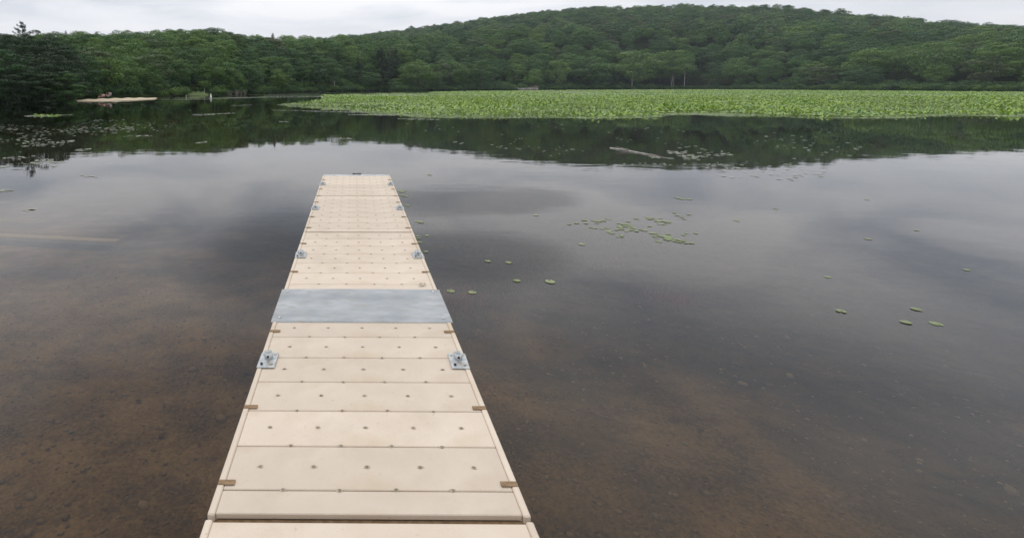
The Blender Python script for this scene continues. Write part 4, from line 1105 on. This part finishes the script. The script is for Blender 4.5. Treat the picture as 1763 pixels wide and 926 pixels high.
# local frame: x across, y = minus distance from the far end
TOP = DECK_Z
PW = .326
plank_cache = {}
def plank_mesh(w, l, gap=.007):
    key = (round(w, 3), round(l, 3), gap)
    if key in plank_cache: return plank_cache[key]
    mb = MB(); mb.box((0, 0, -.015), (w, l - gap, .03)); me = mb.mesh('plank', M_DECK, bevel=.004); plank_cache[key] = me; return me
sc_m = MB(); v_, f_ = lathe([(.0105, -.002), (.0105, .0015), (.006, .003)], 8); 
screw_me = mesh_np('screw', v_, f_, M_SCREW)
dim_v, dim_f = lathe([(.018, 0.0008), (.010, 0.0016)], 10)
M_DIMPLE = noise_mat('worn_dimple', (.42, .33, .23), (.50, .40, .29), 30, rough=.8)
notch_mb = MB(); notch_mb.box((0, 0, 0), (.085, .034, .006)); NOTCH = notch_mb.mesh('edge_pocket', M_POCKET, bevel=.002)
def deck_section(s0, SL, order):
    """one bolted float: hull, planks, trims, pockets, screws; s0 = distance from the far end"""
    yc = -(s0 + SL / 2)
    mb = MB(); mb.box((0, yc, TOP - .21), (W - .02, SL - .03, .32)); 
    hull = obj('float_hull', mb.mesh('float_hull', M_DECKSIDE, bevel=.03), dock)
    # planks between the two edge trims
    y = 0.0; first = True; iw = W - .072
    bounds = [0.0]
    r = 0.5 * PW if s0 < 1 else PW
    b = r
    while b < SL - .05:
        bounds.append(b); b += PW
    bounds.append(SL)
    for b0, b1 in zip(bounds[:-1], bounds[1:]):
        g0 = .022 if b0 == 0 else 0; g1 = .022 if b1 == SL else 0
        o = bpy.data.objects.new('plank', plank_mesh(iw, b1 - b0 - g0 - g1, .0045 if s0 < 4 else .006)); link(o, hull)
        o.location = (0, -(s0 + (b0 + g0 + b1 - g1) / 2), TOP + rnd.uniform(-.0006, .0006))
        o.rotation_euler = (rnd.uniform(-.0015, .0015), 0, rnd.uniform(-.0006, .0006))
    for sx in (-1, 1):
        mb = MB(); mb.box((sx * (W / 2 - .0175), yc, TOP - .018), (.035, SL - .028, .046)); obj('edge_trim', mb.mesh('edge_trim', M_DECK, bevel=.006), hull)
        for s in (.56, 1.60, 2.24):
            o = bpy.data.objects.new('edge_pocket', NOTCH); link(o, hull); o.location = (sx * (W / 2 - .045), -(s0 + s), TOP + .0065)
    # screws: five in mid plank rows, four on the seams between
    V, F, DV, DF = [], [], [], []
    def put(x, yv):
        k = len(V); V.extend((a + x, b2 + yv, c + TOP + .001) for a, b2, c in v_); F.extend(tuple(i + k for i in f) for f in f_)
        k = len(DV); DV.extend((a * rnd.uniform(.7, 1.2) + x, b2 * rnd.uniform(.5, .8) + yv, c + TOP + .0008) for a, b2, c in dim_v); DF.extend(tuple(i + k for i in f) for f in dim_f)
    for b0, b1 in zip(bounds[:-1], bounds[1:]):
        if b1 - b0 > .25:
            for c in (-2, -1, 0, 1, 2): put(c * .282, -(s0 + (b0 + b1) / 2))
        if b0 > 0:
            for c in (-1.5, -.5, .5, 1.5): put(c * .282, -(s0 + b0) + rnd.uniform(-.004, .004))
    tag(obj('dimple', mesh_np('dimple', DV, DF, M_DIMPLE), hull), kind='stuff')
    tag(obj('screw', mesh_np('screw', V, F, M_SCREW), hull), kind='stuff')
    # cleat-like pipe brackets on both edges
    for sx in (-1, 1):
        bracket(sx, s0 + (1.09 if s0 < 1 else 1.035))
    # dark seam pin plates at the joint
    return hull
def bracket(sx, s):
    mb = MB(); mb.box((0, 0, .006), (.13, .21, .010)); o = obj('pipe_bracket', mb.mesh('pipe_bracket', M_GALV, bevel=.003), dock, (sx * (W / 2 - .062), -s, TOP + .003), rnd.uniform(-.04, .04))
    # upright half pipe cup
    k = 12; V = []; F = []
    for zz in (.01, .052):
        for rr_ in (.033, .027):
            for j in range(k): V.append((rr_ * math.cos(2 * math.pi * j / k), .035 + rr_ * math.sin(2 * math.pi * j / k), zz ))
    for j in range(k):
        j2 = (j + 1) % k
        F += [(j, j2, 2 * k + j2, 2 * k + j), (k + j2, k + j, 3 * k + j, 3 * k + j2), (2 * k + j, 2 * k + j2, 3 * k + j2, 3 * k + j)]
    obj('pipe_cup', mesh_np('pipe_cup', V, F, M_GALV, True), o)
    v2, f2 = lathe([(.026, .0115), (.026, .014)], 12); obj('cup_shade_disc', mesh_np('cup_shade_disc', [(a, b2 + .035, c) for a, b2, c in v2], f2, M_DARKMETAL), o)  # added dark disc stands for the shade inside the open cup
    for (bx_, by_) in ((-.035, -.065), (.035, -.065), (-.042, .075), (.042, .075)):
        v2, f2 = lathe([(.010, .010), (.010, .020), (.004, .023)], 6); obj('bolt', mesh_np('bolt', [(a + bx_, b2 + by_, c) for a, b2, c in v2], f2, M_DARKMETAL if by_ < 0 and bx_ < 0 else M_GALV), o)
    mb = MB(); mb.tube([(sx * .0, .035, .02), (sx * .0, -.01, .035)], [.009, .009], 6); obj('set_screw', mb.mesh('set_screw', M_DARKMETAL), o)
NS = 5
JT = [.20, 2.425, 4.88, 7.335, 9.79, 12.245]
for i in range(NS): deck_section(JT[i], JT[i + 1] - JT[i], i % 2 if i else 0)
# joint gaskets: brown gap floor
for i in range(1, NS):
    mb = MB(); mb.box((0, -JT[i], TOP - .045), (W - .06, .06, .02)); obj('joint_gasket', mb.mesh('joint_gasket', M_POCKET), dock)
# far end channel and hinge
mb = MB(); mb.box((0, -.10, TOP - .034), (W - .02, .185, .066)); obj('end_channel', mb.mesh('end_channel', M_GALV, bevel=.004), dock)
mb = MB(); mb.box((.02, .004, TOP + .012), (.15, .02, .016)); mb.box((-.06, .004, TOP + .012), (.05, .03, .024)); mb.box((.09, .004, TOP + .012), (.03, .034, .03)); obj('hinge', mb.mesh('hinge', M_DARKMETAL, bevel=.002), dock)
# aluminium flap over the shoreward joint
ys = -JT[3]
n = 14; V = []; F = []
for j in range(n + 1):
    u = j / n; x = (u - .5) * (W + .03)
    off = .012 * math.sin(u * math.pi)
    yf = ys + .34 + off; yb_ = ys - .38
    V += [(x, yf, TOP + .003), (x, yf - .01, TOP + .012), (x, yb_, TOP + .012), (x, yb_ - .01, TOP + .003)]
for j in range(n):
    for q in range(3): F.append((j * 4 + q, (j + 1) * 4 + q, (j + 1) * 4 + q + 1, j * 4 + q + 1))
plate = obj('joint_plate', mesh_np('joint_plate', V, F, M_PLATE), dock)
for sx in (-1, 1):
    for sy in (.27, -.32):
        v2, f2 = lathe([(.014, .011), (.014, .018), (.008, .021)], 10); obj('bolt', mesh_np('bolt', [(a + sx * (W / 2 - .05), b2 + ys + sy, c + TOP) for a, b2, c in v2], f2, M_GALV), plate)
# curled dry leaf lying on the deck
x, y = ground(726, 491.8, DECK_Z)
k = 8; V = []; F = []
for i in range(k):
    u = i / (k - 1); w = .016 * math.sin(math.pi * u) + .002; zc_ = .012 * math.sin(u * 3.1)
    V += [(u * .085, -w, DECK_Z + .006 + zc_ + .008), (u * .085, w, DECK_Z + .004 + zc_)]
for i in range(k - 1): F.append((2 * i, 2 * i + 2, 2 * i + 3, 2 * i + 1))
o = obj('dry_leaf', mesh_np('dry_leaf', [(a - .04, b2, c - DECK_Z) for a, b2, c in V], F, noise_mat('dry_leaf', (.05, .03, .015), (.12, .07, .03), 30)), None, (x, y, DECK_Z + .004), .45)
tag(o, 'curled brown dry leaf lying on the deck near its right edge', 'leaf')

# ------------------------------------------------------------------ haze
HAZE = 0.00011
if HAZE > 0:
    mb = MB(); mb.box((0, 0, 99), (3200, 3200, 205.5))
    m = bpy.data.materials.new('air_haze'); m.use_nodes = True; nt = m.node_tree
    nt.nodes.remove(nt.nodes['Principled BSDF'])
    pv = nt.nodes.new('ShaderNodeVolumePrincipled'); pv.inputs['Density'].default_value = HAZE; pv.inputs['Color'].default_value = (.82, .90, 1.0, 1)
    nt.links.new(pv.outputs[0], nt.nodes['Material Output'].inputs['Volume'])
    tag(obj('haze', mb.mesh('haze', m)), 'thin bluish summer haze over the lake and hills', kind='stuff')
print('ridge z', float(ridgeZ(0.5)), 'max', max(o.location.z for o in bpy.data.objects))
